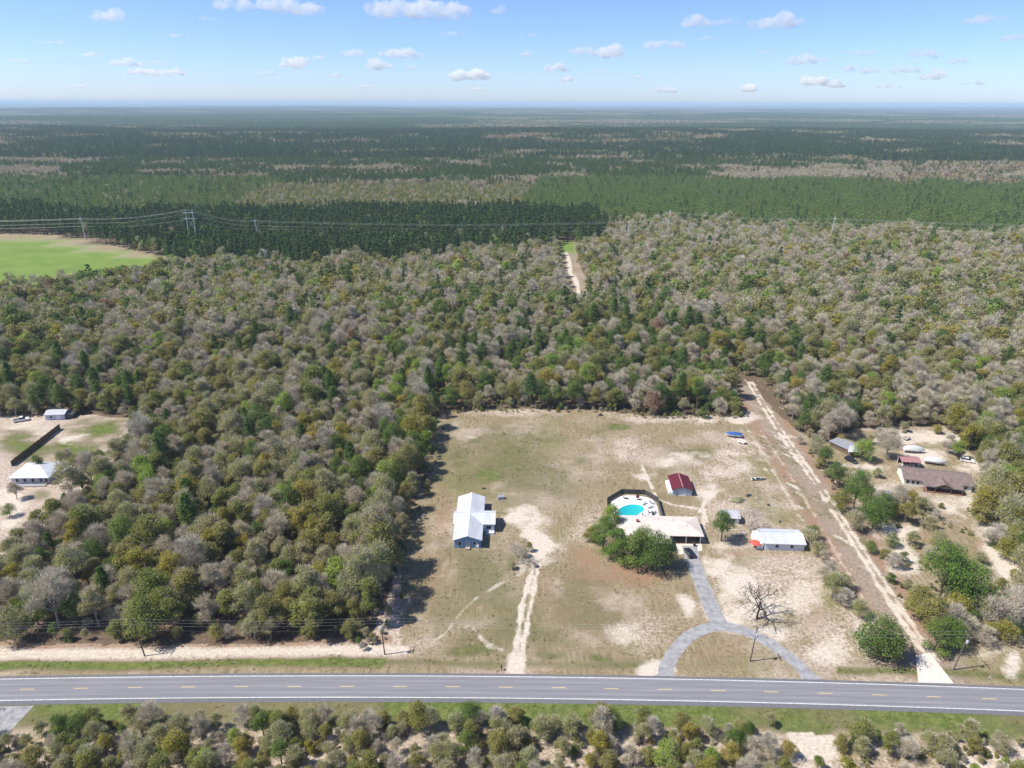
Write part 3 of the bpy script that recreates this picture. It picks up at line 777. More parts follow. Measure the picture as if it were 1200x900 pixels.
woods_object('hardwood_forest', np.concatenate([wx[rest], ux]), np.concatenate([wy[rest], uy]), np.zeros(len(rest) + len(ux)), np.concatenate([kk, uk]), np.concatenate([ws[rest], g.uniform(.28, .55, len(ux))]), np.concatenate([wr[rest], g.uniform(0, 6.28, len(ux))]), 'mixed grey and olive hardwood forest stretching back from the houses')

# ---- pine belt, plantations and distant woods
fx, fy, fk, fs = [], [], [], []
def add_pts(x, y, k, s): fx.append(x); fy.append(y); fk.append(k); fs.append(s)
def var2(kname, n): return np.array([FAR[kname, 0], FAR[kname, 1]])[g.integers(0, 2, n)]
x, y = jitter_grid(-1150, 1150, 560, 1700, 5.6, g)
ok, u, v = in_view(x, y, 40)
_, v0 = proj(x, y, np.zeros_like(x))
ok &= v0 <= np.interp(u, [-200, 0, 170, 330, 500, 640, 705, 740, 900, 1200, 1400], [330, 330, 314, 314, 306, 297, 287, 262, 268, 283, 290]) + (fbm(x / 28, y / 28, 2) - .5) * 20
for poly in (CLEAR[2], CLEAR[3], CLEAR[4]): ok &= ~in_poly(x, y, poly)
x, y, u, v = x[ok], y[ok], u[ok], v0[ok]
n1 = fbm(x / 90, y / 90, 3); n2 = fbm(x / 260 + 9, y / 200, 2)
reg = np.full(len(x), 'mix', dtype='U8'); n3 = fbm(x / 40, y / 40, 2) - .5
dv = (n2 - .5) * 16
reg[(v + dv < 232)] = 'far'
reg[(u < 330) & (v > 212) & (v < 268)] = 'youngL'
n4 = fbm(x / 55 + 7, y / 55, 2) - .5
reg[(u >= 280 + n4 * 120) & (u < 740 + n4 * 90) & (v + dv + n4 * 12 > 218) & (v + n4 * 14 < 248)] = 'gold'
reg[(u > 630 + dv * 3) & (v > 212) & (v < np.interp(u, [640, 720, 1200], [250, 262, 290]))] = 'youngR'
reg[(u < 705 + dv * 2 + n3 * 70) & (v + n3 * 14 > 252 + dv * .5)] = 'belt'
vj = v + dv * .35 + n3 * 9
reg[(u > 835 + n3 * 60) & (u < 1045 + dv * 2 + n3 * 60) & (vj > 203) & (vj < 214)] = 'tan'
reg[(u > 1010 + n3 * 60) & (vj > 184) & (vj < 217) & (n1 > .42)] = 'rusty'
reg[(u < 70 + n3 * 110) & (vj > 198) & (vj < 212) & (n1 > .42)] = 'tan'
thin = g.random(len(x))
pr = {'belt': ([('belt', .6), ('pine', .26), ('green', .11), ('bud', .03)], .95, (.8, 1.35)), 'youngL': ([('young', .93), ('pine', .04), ('bud', .03)], 1.0, (.8, 1.05)),
      'youngR': ([('young', .97), ('pine', .03)], 1.0, (.85, 1.02)), 'gold': ([('bud', .2), ('gold', .14), ('young', .5), ('olive', .1), ('tan', .06)], .8, (.55, .85)),
      'tan': ([('tan', .45), ('rust', .2), ('bud', .35)], .7, (.7, .95)), 'rusty': ([('rust', .42), ('gold', .2), ('tan', .28), ('pine', .1)], .7, (.6, .9)),
      'mix': ([('pine', .45), ('bud', .2), ('bare', .2), ('tan', .1), ('green', .05)], .8, (.8, 1.1)), 'far': ([('pine', .5), ('young', .2), ('bud', .12), ('rust', .08), ('tan', .1)], .7, (.8, 1.1))}
for rg, (mixk, dens, (s0, s1)) in pr.items():
    m = (reg == rg) & (thin < dens); n_ = int(m.sum())
    if not n_: continue
    xx, yy, nn1 = x[m], y[m], n1[m]
    ch = g.choice(len(mixk), n_, p=np.array([a for _, a in mixk]) / sum(a for _, a in mixk))
    if rg == 'far': ch = np.where(nn1 < .36, g.integers(2, 5, n_), np.where(nn1 > .5, g.integers(0, 2, n_), ch))
    kk = np.zeros(n_, int)
    for j, (kn, _) in enumerate(mixk):
        mm = ch == j; kk[mm] = var2(kn, int(mm.sum()))
    add_pts(xx, yy, kk, g.uniform(s0, s1, n_))
x, y = jitter_grid(-2700, 2700, 1700, 3600, 10.5, g)
ok, u, v = in_view(x, y, 30); x, y, u, v = x[ok], y[ok], u[ok], v[ok]
n1 = .72 * fbm(x / 300 + 4, y / 190, 3) + .28 * fbm(x / 60, y / 60, 2); n2 = fbm(x / 120, y / 120, 2)
ok = n1 > np.where(n2 > .62, .42, .2); x, y, n1 = x[ok], y[ok], n1[ok]
kk = np.where(n1 > .44, np.where(g.random(len(x)) < .55, var2('belt', len(x)), np.where(g.random(len(x)) < .5, var2('young', len(x)), var2('pine', len(x)))),
              np.where(n1 > .385, np.where(g.random(len(x)) < .5, var2('bud', len(x)), var2('pine', len(x))), np.where(g.random(len(x)) < .4, var2('rust', len(x)), np.where(g.random(len(x)) < .5, var2('tan', len(x)), var2('gold', len(x))))))
add_pts(x, y, kk, g.uniform(1.1, 1.55, len(x)))
x, y = jitter_grid(-9600, 9600, 3600, 12500, 46, g)
ok, u, v = in_view(x, y, 20); x, y = x[ok], y[ok]
n1 = .75 * fbm(x / 1000 + 4, y / 650, 3) + .25 * fbm(x / 200, y / 200, 2); c2 = lambda a: np.array([CL[a, 0], CL[a, 1]])[g.integers(0, 2, len(x))]
kk = np.where(n1 > .46, c2('c_pine'), np.where(n1 > .385, c2('c_mix'), c2('c_bare')))
add_pts(x, y, kk, g.uniform(.95, 1.25, len(x)))
x, y, kk, s_ = map(np.concatenate, (fx, fy, fk, fs))
woods_object('pine_forest', x, y, height(x, y) - .2, kk, s_, g.uniform(0, 6.283, len(x)), 'far-off dark pine plantations and woods rolling to the horizon')
print('woods', len(rest), 'far', len(x), 'scrub', len(sx), count)

# ---- dry weed tufts on the open lots
def tuft_mesh(seed, mat, h):
    g_ = np.random.default_rng(seed); n_ = 16
    c = np.zeros((n_, 3)); c[:, :2] = g_.normal(0, .22, (n_, 2))
    d = np.stack([g_.normal(0, .5, n_), g_.normal(0, .5, n_), np.ones(n_)], 1); d /= np.linalg.norm(d, axis=1)[:, None]
    t = twig_tris(g_, c, d, h, .05)
    return np_mesh('tuft', t, np.arange(len(t)).reshape(-1, 3), None, [mat])
TUFT = []
for i, (mt, h_) in enumerate((('leaf_tan', .38), ('leaf_olive', .45), ('twig_grey', .4), ('leaf_green', .4))):
    TUFT.append(len(FARK)); FARK.append(proto('tuft', tuft_mesh(800 + i, mt, h_)))
tx_, ty_ = jitter_grid(-150, 185, 100, 300, 1.35, g)
tn = fbm(tx_ / 7, ty_ / 7, 3)
W_t = ground_masks(tx_, ty_)
ok = (W_t['lawn'] > .5) & (W_t['sand'] < .35) & (tn + g.uniform(-.2, .2, len(tx_)) > .57)
_dr = ty_ - 1.0203 * (127.714823 - 9.17859867e-3 * (tx_ / 1.0203) - 1.74388594e-4 * (tx_ / 1.0203) ** 2)
ok &= (np.abs(_dr + .25) > 5.0) & in_view(tx_, ty_)[0]
ok &= seg_dist(tx_, ty_, loop) > 2.6
ok &= seg_dist(tx_, ty_, G2([(846, 737), (836, 717), (824, 688), (813, 660), (808, 640)])) > 3.2
for q in ([(528, 575), (582, 575), (582, 650), (528, 650)], [(705, 575), (830, 575), (830, 655), (705, 655)], [(780, 548), (818, 548), (818, 586), (780, 586)], [(880, 612), (950, 612), (950, 650), (880, 650)], [(840, 595), (870, 595), (870, 618), (840, 618)], [(1040, 515), (1150, 515), (1150, 585), (1040, 585)], [(965, 505), (1000, 505), (1000, 545), (965, 545)], [(0, 535), (65, 535), (65, 575), (0, 575)]):
    ok &= ~in_poly(tx_, ty_, px_poly(q))
tx_, ty_ = tx_[ok], ty_[ok]; gr_ = W_t['green'][ok]
tk = np.where(g.random(len(tx_)) < gr_ * .8, np.where(g.random(len(tx_)) < .8, TUFT[1], TUFT[0]), np.where(g.random(len(tx_)) < .5, TUFT[0], TUFT[2]))
o = woods_object('weed_tufts', tx_, ty_, np.zeros(len(tx_)), tk, g.uniform(.5, 1.3, len(tx_)), g.uniform(0, 6.28, len(tx_)), 'dry weed and grass tufts strewn over the open lots'); o['category'] = 'grass'
print('tufts', len(tx_))

vx, vy = jitter_grid(-130, 190, 84, 300, 2.0, g)
vu, vv = proj(vx, vy, np.zeros_like(vx)); _dr = vy - 1.0203 * (127.714823 - 9.17859867e-3 * (vx / 1.0203) - 1.74388594e-4 * (vx / 1.0203) ** 2)
vn = fbm(vx / 8 + 3, vy / 8, 3)
a_ = (_dr < -10.5) & (vn > np.where(vu > 860, .52, .40)) & (g.random(len(vx)) < .75)
yard = in_poly(vx, vy, px_poly([(945, 520), (1010, 545), (1040, 575), (1060, 585), (1150, 600), (1230, 610), (1230, 770), (1140, 770), (1090, 745), (1060, 720), (1020, 650), (960, 560)]))
b_ = yard & (vn > .56) & (g.random(len(vx)) < .4)
c_ = (seg_dist(vx, vy, FIELD_EDGE) < 5) & (g.random(len(vx)) < .4)
d_ = (seg_dist(vx, vy, BACK_EDGE) < 3.5) & (g.random(len(vx)) < .5)
ok = (a_ | b_ | c_ | d_) & (vu > -40) & (vu < 1240) & ~((vu < 60) & (vv < 870) & (vv > 800))
vx, vy = vx[ok], vy[ok]
vk = np.array([NEARP[a, int(q)] for a, q in zip(g.choice(['olive', 'bud', 'green', 'bare', 'tan', 'gold', 'lime'], len(vx), p=[.22, .28, .1, .16, .14, .06, .04]), g.integers(0, NV, len(vx)))])
o = woods_object('undergrowth', vx, vy, np.full(len(vx), -.3), vk, g.uniform(.11, .27, len(vx)), g.uniform(0, 6.28, len(vx)), 'tangled low brush filling the scrub and wood edges'); o['category'] = 'undergrowth'
print('undergrowth', len(vx))

# ------------------------------------------------------------------ building materials
pm('roof_white', (.50, .52, .55), .14, .45, .5, stretch=(1, .35, 1), spec=.4)
pm('roof_beige', (.58, .51, .455), .16, .5, .85)
pm('roof_red', (.11, .014, .022), .15, .6, .55)
pm('roof_pink', (.33, .17, .17), .15, .8, .7)
pm('roof_brown', (.185, .14, .125), .28, .8, .95)
pm('roof_grey', (.42, .43, .46), .12, .8, .6)
pm('roof_tin', (.25, .255, .275), .2, .8, .6)
pm('siding_blue', (.20, .34, .52), .06, .6, .7)
pm('siding_pale', (.62, .66, .72), .06, .6, .7)
pm('siding_white', (.74, .73, .70), .07, .6, .7)
pm('siding_cream', (.72, .69, .62), .08, .6, .75)
pm('siding_grey', (.42, .48, .58), .08, .6, .75)
pm('brick_wall', (.24, .13, .095), .2, 3, .9)
pm('trim_white', (.80, .80, .79), .04, 2, .6)
pm('glass_dark', (.025, .03, .04), .2, .8, .12, spec=.6)
pm('dark_inside', (.02, .02, .022), .2, 1, .9)
pm('door_grey', (.30, .32, .36), .1, 1, .6)
pm('wood_deck', (.36, .30, .24), .2, 2, .85)
pm('fence_brown', (.145, .10, .062), .2, 1.2, .9)
pm('fence_dark', (.055, .055, .06), .2, 1.5, .7)
pm('pole_wood', (.12, .095, .075), .25, 1.5, .9)
pm('steel_pale', (.55, .56, .58), .1, 1, .5, metal=.3)
pm('insulator', (.45, .46, .48), .1, 5, .4)
pm('cable', (.16, .16, .17), .05, 2, .5)
pm('cable_bright', (.5, .5, .52), .05, 2, .35)
pm('pool_deck', (.62, .60, .58), .05, .8, .8)
pm('car_black', (.012, .013, .016), .1, 1, .22, spec=.6)
pm('car_white', (.78, .79, .80), .04, 1, .3, spec=.5)
pm('car_red', (.30, .03, .03), .1, 1, .35)
pm('rubber', (.018, .018, .018), .2, 4, .9)
pm('rim', (.45, .46, .48), .1, 4, .4, metal=.6)
pm('lamp_clear', (.75, .75, .72), .05, 4, .2)
pm('tail_red', (.35, .02, .02), .05, 4, .3)
pm('tarp_blue', (.035, .11, .30), .25, 1.5, .6)
pm('tarp_white', (.55, .56, .56), .08, 1.2, .6)
pm('tarp_olive', (.17, .17, .09), .25, 1.5, .8)
pm('canvas_red', (.62, .09, .06), .15, 1.5, .8)
pm('boat_white', (.76, .77, .77), .05, 1, .35)
pm('boat_dark', (.05, .055, .07), .1, 1, .5)
pm('metal_dark', (.05, .05, .055), .2, 2, .6)
pm('stone_grey', (.36, .34, .33), .15, 1, .9)
pm('plastic_grey', (.26, .28, .31), .1, 1, .6)
def water_mat():
    m, n, l, b = nodes_of('pool_water'); b.inputs['Base Color'].default_value = (.0, .46, .47, 1); b.inputs['Roughness'].default_value = .08
    nz = n.new('ShaderNodeTexNoise'); nz.inputs['Scale'].default_value = 1.2; bp = n.new('ShaderNodeBump'); bp.inputs['Strength'].default_value = .15
    l.new(nz.outputs['Fac'], bp.inputs['Height']); l.new(bp.outputs[0], b.inputs['Normal'])
    rp = n.new('ShaderNodeValToRGB'); rp.color_ramp.elements[0].color, rp.color_ramp.elements[1].color = (.0, .25, .31, 1), (.03, .50, .47, 1)
    n2_ = n.new('ShaderNodeTexCoord'); sx_ = n.new('ShaderNodeSeparateXYZ'); l.new(n2_.outputs['Generated'], sx_.inputs[0]); l.new(sx_.outputs[0], rp.inputs[0]); l.new(rp.outputs[0], b.inputs['Base Color'])
water_mat()

# ------------------------------------------------------------------ building parts (local frame: x along the front, y away from the road, z up)
def gable_x(x0, x1, y0, y1, ze, zr, t=.16):       # ridge along x
    ym = (y0 + y1) / 2
    return MB().extrude_x([(y0, ze), (ym, zr), (y1, ze), (y1, ze + t), (ym, zr + t), (y0, ze + t)], x0, x1)
def gable_y(x0, x1, y0, y1, ze, zr, t=.16):       # ridge along y
    xm = (x0 + x1) / 2
    return MB().extrude_y([(x0, ze), (xm, zr), (x1, ze), (x1, ze + t), (xm, zr + t), (x0, ze + t)], y0, y1)
def hip(x0, x1, y0, y1, ze, zr, t=.16, inset=None):
    ym = (y0 + y1) / 2; i = inset if inset is not None else (y1 - y0) / 2
    b = [(x0, y0), (x1, y0), (x1, y1), (x0, y1)]
    v = [(x, y, ze) for x, y in b] + [(x, y, ze + t) for x, y in b] + [(x0 + i, ym, zr), (x1 - i, ym, zr)]
    return MB().add(v, [(3, 2, 1, 0), (0, 1, 5, 4), (1, 2, 6, 5), (2, 3, 7, 6), (3, 0, 4, 7), (4, 5, 9, 8), (5, 6, 9), (6, 7, 8, 9), (7, 4, 8)])
def house_body_x(x0, x1, y0, y1, h, zr):
    ym = (y0 + y1) / 2
    return MB().extrude_x([(y0, -.2), (y0, h), (ym, zr), (y1, h), (y1, -.2)], x0, x1)
def house_body_y(x0, x1, y0, y1, h, zr):
    xm = (x0 + x1) / 2
    return MB().extrude_y([(x0, -.2), (x0, h), (xm, zr), (x1, h), (x1, -.2)], y0, y1)
def window(parent, cx, z0, w_, h_, y, axis='y', s=-1, name='window', frame='trim_white', glass='glass_dark'):
    """axis y: wall facing along y at y (s: outward sign); axis x: wall facing along x at x=y, cx along y"""
    def bx(mb, a0, a1, d0, d1, z0_, z1_):
        d0, d1 = sorted((y + s * d0, y + s * d1))
        return mb.box(a0, a1, d0, d1, z0_, z1_) if axis == 'y' else mb.box(d0, d1, a0, a1, z0_, z1_)
    fr = MB()
    for a in ((cx - w_ / 2 - .1, cx - w_ / 2, z0 - .1, z0 + h_ + .1), (cx + w_ / 2, cx + w_ / 2 + .1, z0 - .1, z0 + h_ + .1), (cx - w_ / 2, cx + w_ / 2, z0 - .1, z0), (cx - w_ / 2, cx + w_ / 2, z0 + h_, z0 + h_ + .1)):
        bx(fr, a[0], a[1], -.02, .07, a[2], a[3])
    f = fr.build(name, frame, parent)
    bx(MB(), cx - w_ / 2 + .002, cx + w_ / 2 - .002, -.02, .03, z0 + .002, z0 + h_ - .002).build('pane' if name == 'window' else 'panel', glass, f)
    return f
def dims(p0, p1): return (p1 - p0).length, math.atan2((p1 - p0).y, (p1 - p0).x)

# ---- white-roofed house on the cleared lot
o_ = P(533, 642); hx = P(561.5, 643).x - o_.x
hw = 8.0; e = empty('bungalow', (o_.x - .15, o_.y, 0), 0, 'long bungalow with white metal cross-gable roof and blue walls on the cleared lot', 'house')
D_ = 25.0
house_body_y(0, hw, 0, D_, 2.9, 4.25).build('wall', 'siding_blue', e)
rf = gable_y(-.45, hw + .45, -.5, D_ + .5, 2.78, 4.32).build('roof', 'roof_white', e)
MB().extrude_y([(hw / 2 - .22, 4.43), (hw / 2, 4.52), (hw / 2 + .22, 4.43), (hw / 2, 4.56)], -.52, D_ + .52).build('ridge_cap', 'trim_white', rf)
sm_ = MB()
for k in range(1, 28):
    yk = -.5 + k * (D_ + 1) / 28
    for xa, xb in ((-.45, hw / 2 - .25), (hw + .45, hw / 2 + .25)):
        if xa > 0 and 8.2 < yk < 16.8: continue
        za = 2.78 + .16; zb = 2.78 + .16 + (4.32 - 2.78) * (1 - .25 / (hw / 2 + .45))
        sm_.hexa([(xa, yk - .03, za), (xb, yk - .03, zb), (xb, yk + .03, zb), (xa, yk + .03, za), (xa, yk - .03, za + .06), (xb, yk - .03, zb + .06), (xb, yk + .03, zb + .06), (xa, yk + .03, za + .06)])
so = sm_.build('roof_seams', 'roof_white', rf); so['kind'] = 'stuff'
for vx, vy, vz in ((2.2, 6, 3.75), (5.8, 20, 3.75), (2.0, 19, 3.7)): MB().lathe([(.1, vz - .3), (.1, vz + .35), (.02, vz + .4)], 8, 0, vx, vy).build('vent_pipe', 'stone_grey', rf)
wy0, wy1, wx1 = 8.4, 16.6, hw + 4.1
house_body_x(hw - .3, wx1 - .3, wy0 + .4, wy1 - .4, 2.9, 4.2).build('wing_wall', 'siding_pale', e)
gable_x(hw / 2, wx1 + .15, wy0, wy1, 2.80, 4.33).build('wing_roof', 'roof_white', e)
gable_x(-1.05, hw / 2, wy0 + .4, wy1 - .4, 2.80, 4.32).build('side_gable_roof', 'roof_white', e)
MB().box(-.55, .02, wy0 + .9, wy1 - .9, -.2, 2.85).build('bay_wall', 'siding_blue', e)
for cx in (1.7, 6.2): window(e, cx, 1.0, 1.0, 1.2, 0)
window(e, 4.1, .15, .95, 2.05, 0, name='door', glass='door_grey')
window(e, hw + 2.2, 1.0, 1.6, 1.2, wy0 + .4)
window(e, wy0 + 4.1, .1, 1.0, 2.1, wx1 - .3, 'x', 1, 'door', glass='door_grey')
for cy in (3.2, 20.5): window(e, cy, 1.0, 1.1, 1.2, hw, 'x', 1)
MB().box(hw + 1.2, wx1 - .2, wy0 - 1.1, wy0 + .38, -.1, .55).build('porch_step', 'siding_pale', e)
MB().box(3.4, 4.8, -1.3, -.02, -.1, .5).build('doorstep', 'wood_deck', e)
dsh = MB().tube([(6.9, -.55, -.1), (6.9, -.55, 1.1)], .03, 6).build('dish_post', 'metal_dark', e)
dm = MB(); dm.lathe([(0.02, 0), (.3, .04), (.48, .14), (.46, .17), (.28, .08), (.02, .05)], 14)
dd = dm.build('satellite_dish', 'trim_white', e); dd.location = (6.9, -.6, 1.35); dd.rotation_euler = (R(70), 0, R(20))
MB().tube([(hw - .3, -1.9, -.2), (hw - .3, -1.9, 3.3)], .06, 6).build('meter_post', 'pole_wood', e)

# ---- small things on the cleared lot
def block_pile(px, py, n, label, mat, s=.55):
    p = P(px, py); e = empty('rubble_heap', p, 0, label, 'heap')
    for i in range(n):
        a, r_ = rnd.uniform(0, 6.28), rnd.uniform(0, .8) * s * 1.6
        m_ = MB(); q = s * rnd.uniform(.5, 1)
        m_.hexa([(-q, -q * .7, 0), (q, -q * .6, 0), (q * .9, q * .7, 0), (-q * .8, q * .8, 0), (-q * .7, -q * .5, q * .9), (q * .7, -q * .5, q * .7), (q * .6, q * .5, q), (-q * .6, q * .6, q * .8)])
        c = m_.build('block', mat, e); c.location = (r_ * math.cos(a), r_ * math.sin(a), -.03 + (i % 3) * s * .25); c.rotation_euler = (0, 0, a)
    return e
block_pile(567, 573, 5, 'small heap of black rubbish on the grass behind the white-roofed house', 'metal_dark', .5)
e = empty('utility_cabinet', P(587, 584.5), R(10), 'grey utility cabinet on bare ground near the white-roofed house', 'cabinet')
MB().box(-1.3, 1.3, -.8, .8, -.1, .12).build('plinth', 'stone_grey', e)
MB().hexa([(-1.2, -.7, .12), (1.2, -.7, .12), (1.2, .7, .12), (-1.2, .7, .12), (-1.1, -.6, 1.0), (1.1, -.6, 1.0), (1.1, .6, 1.15), (-1.1, .6, 1.15)]).build('housing', 'plastic_grey', e)
MB().box(-.6, .6, -.78, -.72, .25, .85).build('door', 'door_grey', e)
e = empty('mailbox', P(587.5, 785.5), R(5), 'black mailbox on a post beside the sandy drive entrance', 'mailbox')
MB().box(-.06, .06, -.06, .06, -.2, 1.05).build('post', 'pole_wood', e)
MB().extrude_y([(-.16, 1.05), (-.16, 1.22), (-.11, 1.33), (0, 1.38), (.11, 1.33), (.16, 1.22), (.16, 1.05)], -.3, .3).build('box', 'car_black', e)
MB().box(.165, .18, -.1, .05, 1.15, 1.4).build('flag', 'canvas_red', e)

# ---- neighbour's house with the pool
c0 = P(786, 636); c1 = P(821, 636.5)
e = empty('ranch_house', (c0.x, c0.y, 0), R(-2), 'low ranch house with beige hip roof and carport beside the pool', 'house')
W_, dd_ = c1.x - c0.x, 10.5
MB().prism([(-16, 2.2), (W_ - 7.5, 2.2), (W_ - 7.5, dd_ - .6), (-16, dd_ - .6)], -.2, 2.72).build('wall', 'brick_wall', e)
rf = hip(-16.6, W_ + .7, -.6, dd_ + .2, 2.7, 4.35, inset=4.6).build('roof', 'roof_beige', e)
MB().prism([(-16.2, -4.2), (-1.6, -4.2), (-1.6, 2.1), (-16.2, 2.1)], -.2, 2.60).build('wing_wall', 'brick_wall', e)
hip(-16.8, -.6, -4.8, 5.0, 2.62, 4.1, inset=4.8).build('wing_roof', 'roof_beige', e)
for x_ in (.2, W_ / 2, W_ - .2): MB().box(x_ - .12, x_ + .12, -.2, .04, -.1, 2.7).build('carport_post', 'trim_white', e)
MB().box(W_ - .25, W_ - .05, 1.0, dd_ - .6, -.2, 2.7).build('carport_side_wall', 'brick_wall', e)
MB().box(W_ - 7.4, W_ - .3, dd_ - .9, dd_ - .7, -.2, 2.7).build('carport_back_wall', 'brick_wall', e)
for cx in (-9, -4.5): window(e, cx, .9, 1.4, 1.2, -4.2)
for vx, vy in ((-3.0, 7.2), (1.5, 6.4), (5.0, 3.4)): MB().lathe([(.09, 3.0), (.09, 4.55), (.02, 4.6)], 8, 0, vx, vy).build('vent_pipe', 'stone_grey', rf)
MB().box(-10.2, -9.4, 4.4, 5.2, 3.4, 5.0).build('chimney', 'brick_wall', e)
slab = G2([(785, 637.5), (822, 637.5), (823, 645), (797, 650), (789, 646)])
MB().add([(x, y, .018) for x, y in slab], [tuple(range(5))]).build('carport_slab', 'concrete', kind='structure')

# ---- pool, deck and fence
deck = smooth_line(G2([(713, 611), (714, 590), (729, 581), (754, 582), (768, 589), (774, 611)]), 3)
pl = smooth_line(G2([(722, 604), (725, 597), (735, 592), (747, 591.5), (754, 594.5), (754, 599), (748, 603), (746, 608), (738, 610), (727, 609), (722, 604)]), 5)[:-1]
e = empty('swimming_pool', (*np.mean(pl, 0), 0), 0, 'turquoise kidney-shaped swimming pool set in a white deck', 'pool')
ox, oy = np.mean(pl, 0)
lp = [(x - ox, y - oy) for x, y in pl]
MB().add([(x - ox, y - oy, .03) for x, y in deck], [tuple(range(len(deck)))]).build('deck', 'pool_deck', e)
MB().add([(x, y, .045) for x, y in lp], [tuple(range(len(lp)))]).build('water', 'pool_water', e)
cop = MB(); n_ = len(lp)
sc_ = lambda k: [(x * k, y * k) for x, y in lp]
a_, b_ = sc_(1.0), sc_(1.05)
cop.add([(x, y, .04) for x, y in a_] + [(x, y, .04) for x, y in b_] + [(x, y, .10) for x, y in a_] + [(x, y, .10) for x, y in b_],
        [(2 * n_ + i, 2 * n_ + (i + 1) % n_, 3 * n_ + (i + 1) % n_, 3 * n_ + i) for i in range(n_)] + [(n_ + i, n_ + (i + 1) % n_, 3 * n_ + (i + 1) % n_, 3 * n_ + i) for i in range(n_)] + [(i, (i + 1) % n_, 2 * n_ + (i + 1) % n_, 2 * n_ + i) for i in range(n_)])
cop.build('coping', 'trim_white', e)
fp = G2([(711, 612), (711.5, 588.5), (728.5, 578.5), (755.5, 579.5), (770.5, 588), (777, 611)])
e = empty('pool_fence', (0, 0, 0), 0, 'dark slatted privacy fence around the pool deck', 'fence')
for i in range(len(fp) - 1):
    a, b = Vector((*fp[i], 0)), Vector((*fp[i + 1], 0)); L_, ang = dims(a, b)
    nn_ = max(1, round(L_ / 2.4))
    for k in range(nn_):
        q = a.lerp(b, (k + .5) / nn_)
        pn = MB().box(-L_ / nn_ / 2 + .07, L_ / nn_ / 2 - .07, -.025, .025, .12, 1.75).build('panel', 'fence_dark', e); pn.location = q; pn.rotation_euler = (0, 0, ang)
        MB().box(-L_ / nn_ / 2 + .07, L_ / nn_ / 2 - .07, -.05, .05, 1.755, 1.82).build('rail', 'fence_dark', pn)
        po = MB().box(-.06, .06, -.06, .06, -.2, 1.9).build('post', 'metal_dark', e); po.location = a.lerp(b, k / nn_); po.rotation_euler = (0, 0, ang)
def lounger(px, py, rz, mat, label):
    e = empty('sun_lounger', P(px, py, .03), rz, label, 'lounger')
    MB().box(-.33, .33, -.95, .4, .26, .34).build('seat', mat, e)
    MB().hexa([(-.33, .4, .26), (.33, .4, .26), (.33, .46, .34), (-.33, .46, .34), (-.33, .95, .8), (.33, .95, .8), (.33, 1.0, .86), (-.33, 1.0, .86)]).build('backrest', mat, e)
    for x_ in (-.28, .28):
        for y_ in (-.85, .35): MB().box(x_ - .03, x_ + .03, y_ - .03, y_ + .03, 0, .26).build('leg', 'metal_dark', e)
lounger(733, 584.5, R(80), 'metal_dark', 'dark sun lounger on the pool deck by the far fence corner')
lounger(755, 591, R(-35), 'plastic_grey', 'grey sun lounger angled beside the round end of the pool')
lounger(762, 595, R(-55), 'plastic_grey', 'grey sun lounger between the pool and the fence')
lounger(764, 590, R(60), 'plastic_grey', 'grey sun lounger set close against the pool fence')
e = empty('patio_umbrella', P(747, 585.5, .03), 0, 'closed maroon patio umbrella on the pool deck', 'umbrella')
MB().lathe([(.02, 0), (.32, .0), (.3, .08), (.05, .12), (.05, .2)], 12).build('base', 'metal_dark', e)
MB().tube([(0, 0, .1), (0, 0, 2.3)], .03, 6).build('pole', 'metal_dark', e)
MB().lathe([(.05, 2.35), (.35, 1.9), (.55, 1.35), (.62, .95), (.5, .95), (.1, 1.3)], 10).build('canopy', 'roof_red', e)
def patio_set(px, py, tm, label, n=4):
    e = empty('patio_table', P(px, py, .03), 0, label, 'table')
    MB().lathe([(.02, .7), (.6, .7), (.62, .74), (.02, .75)], 14).build('top', tm, e)
    MB().lathe([(.3, 0), (.3, .04), (.05, .08), (.05, .7)], 8).build('pedestal', 'metal_dark', e)
    for i in range(n):
        a = i * 6.283 / n + .5
        c = empty('patio_chair', P(px, py, .03) + Vector((math.cos(a) * 1.15, math.sin(a) * 1.15, 0)), a + R(90), f'{"dark" if tm != "plastic_grey" else "grey"} patio chair pulled up to the {"dark" if tm != "plastic_grey" else "grey"} poolside table', 'chair', f'patio chairs round the {"dark" if tm != "plastic_grey" else "grey"} poolside table')
        MB().box(-.25, .25, -.25, .25, .4, .46).build('seat', tm, c)
        MB().box(-.25, .25, -.27, -.21, .47, .95).build('backrest', tm, c)
        for x_ in (-.21, .21):
            for y_ in (-.2, .2): MB().box(x_ - .025, x_ + .025, y_ - .025, y_ + .025, 0, .4).build('leg', tm, c)
patio_set(756, 606.5, 'plastic_grey', 'grey round patio table on the pool deck')
patio_set(764.5, 602.5, 'metal_dark', 'dark round patio table beside the pool fence', 3)

# ---- red-roofed shed
a = P(788, 580.5); b = P(810.5, 581)
e = empty('storage_shed', a, R(-3), 'storage shed with dark red gable roof and pale walls in the neighbouring field', 'shed')
L_ = (b - a).length; dp = 9.5
house_body_y(0, L_, 0, dp, 2.3, 3.4).build('wall', 'siding_grey', e)
rf = gable_y(-.35, L_ + .35, -.4, dp + .4, 2.2, 3.48, .12).build('roof', 'roof_red', e)
MB().extrude_y([(L_ / 2 - .2, 3.57), (L_ / 2, 3.66), (L_ / 2 + .2, 3.57), (L_ / 2, 3.70)], -.42, dp + .42).build('ridge_cap', 'roof_pink', rf)
window(e, L_ / 2, .05, 2.2, 2.0, 0, name='door', glass='siding_pale')
MB().box(-1.2, -.05, .5, dp - .5, -.1, .9).build('lean_to', 'siding_white', e)

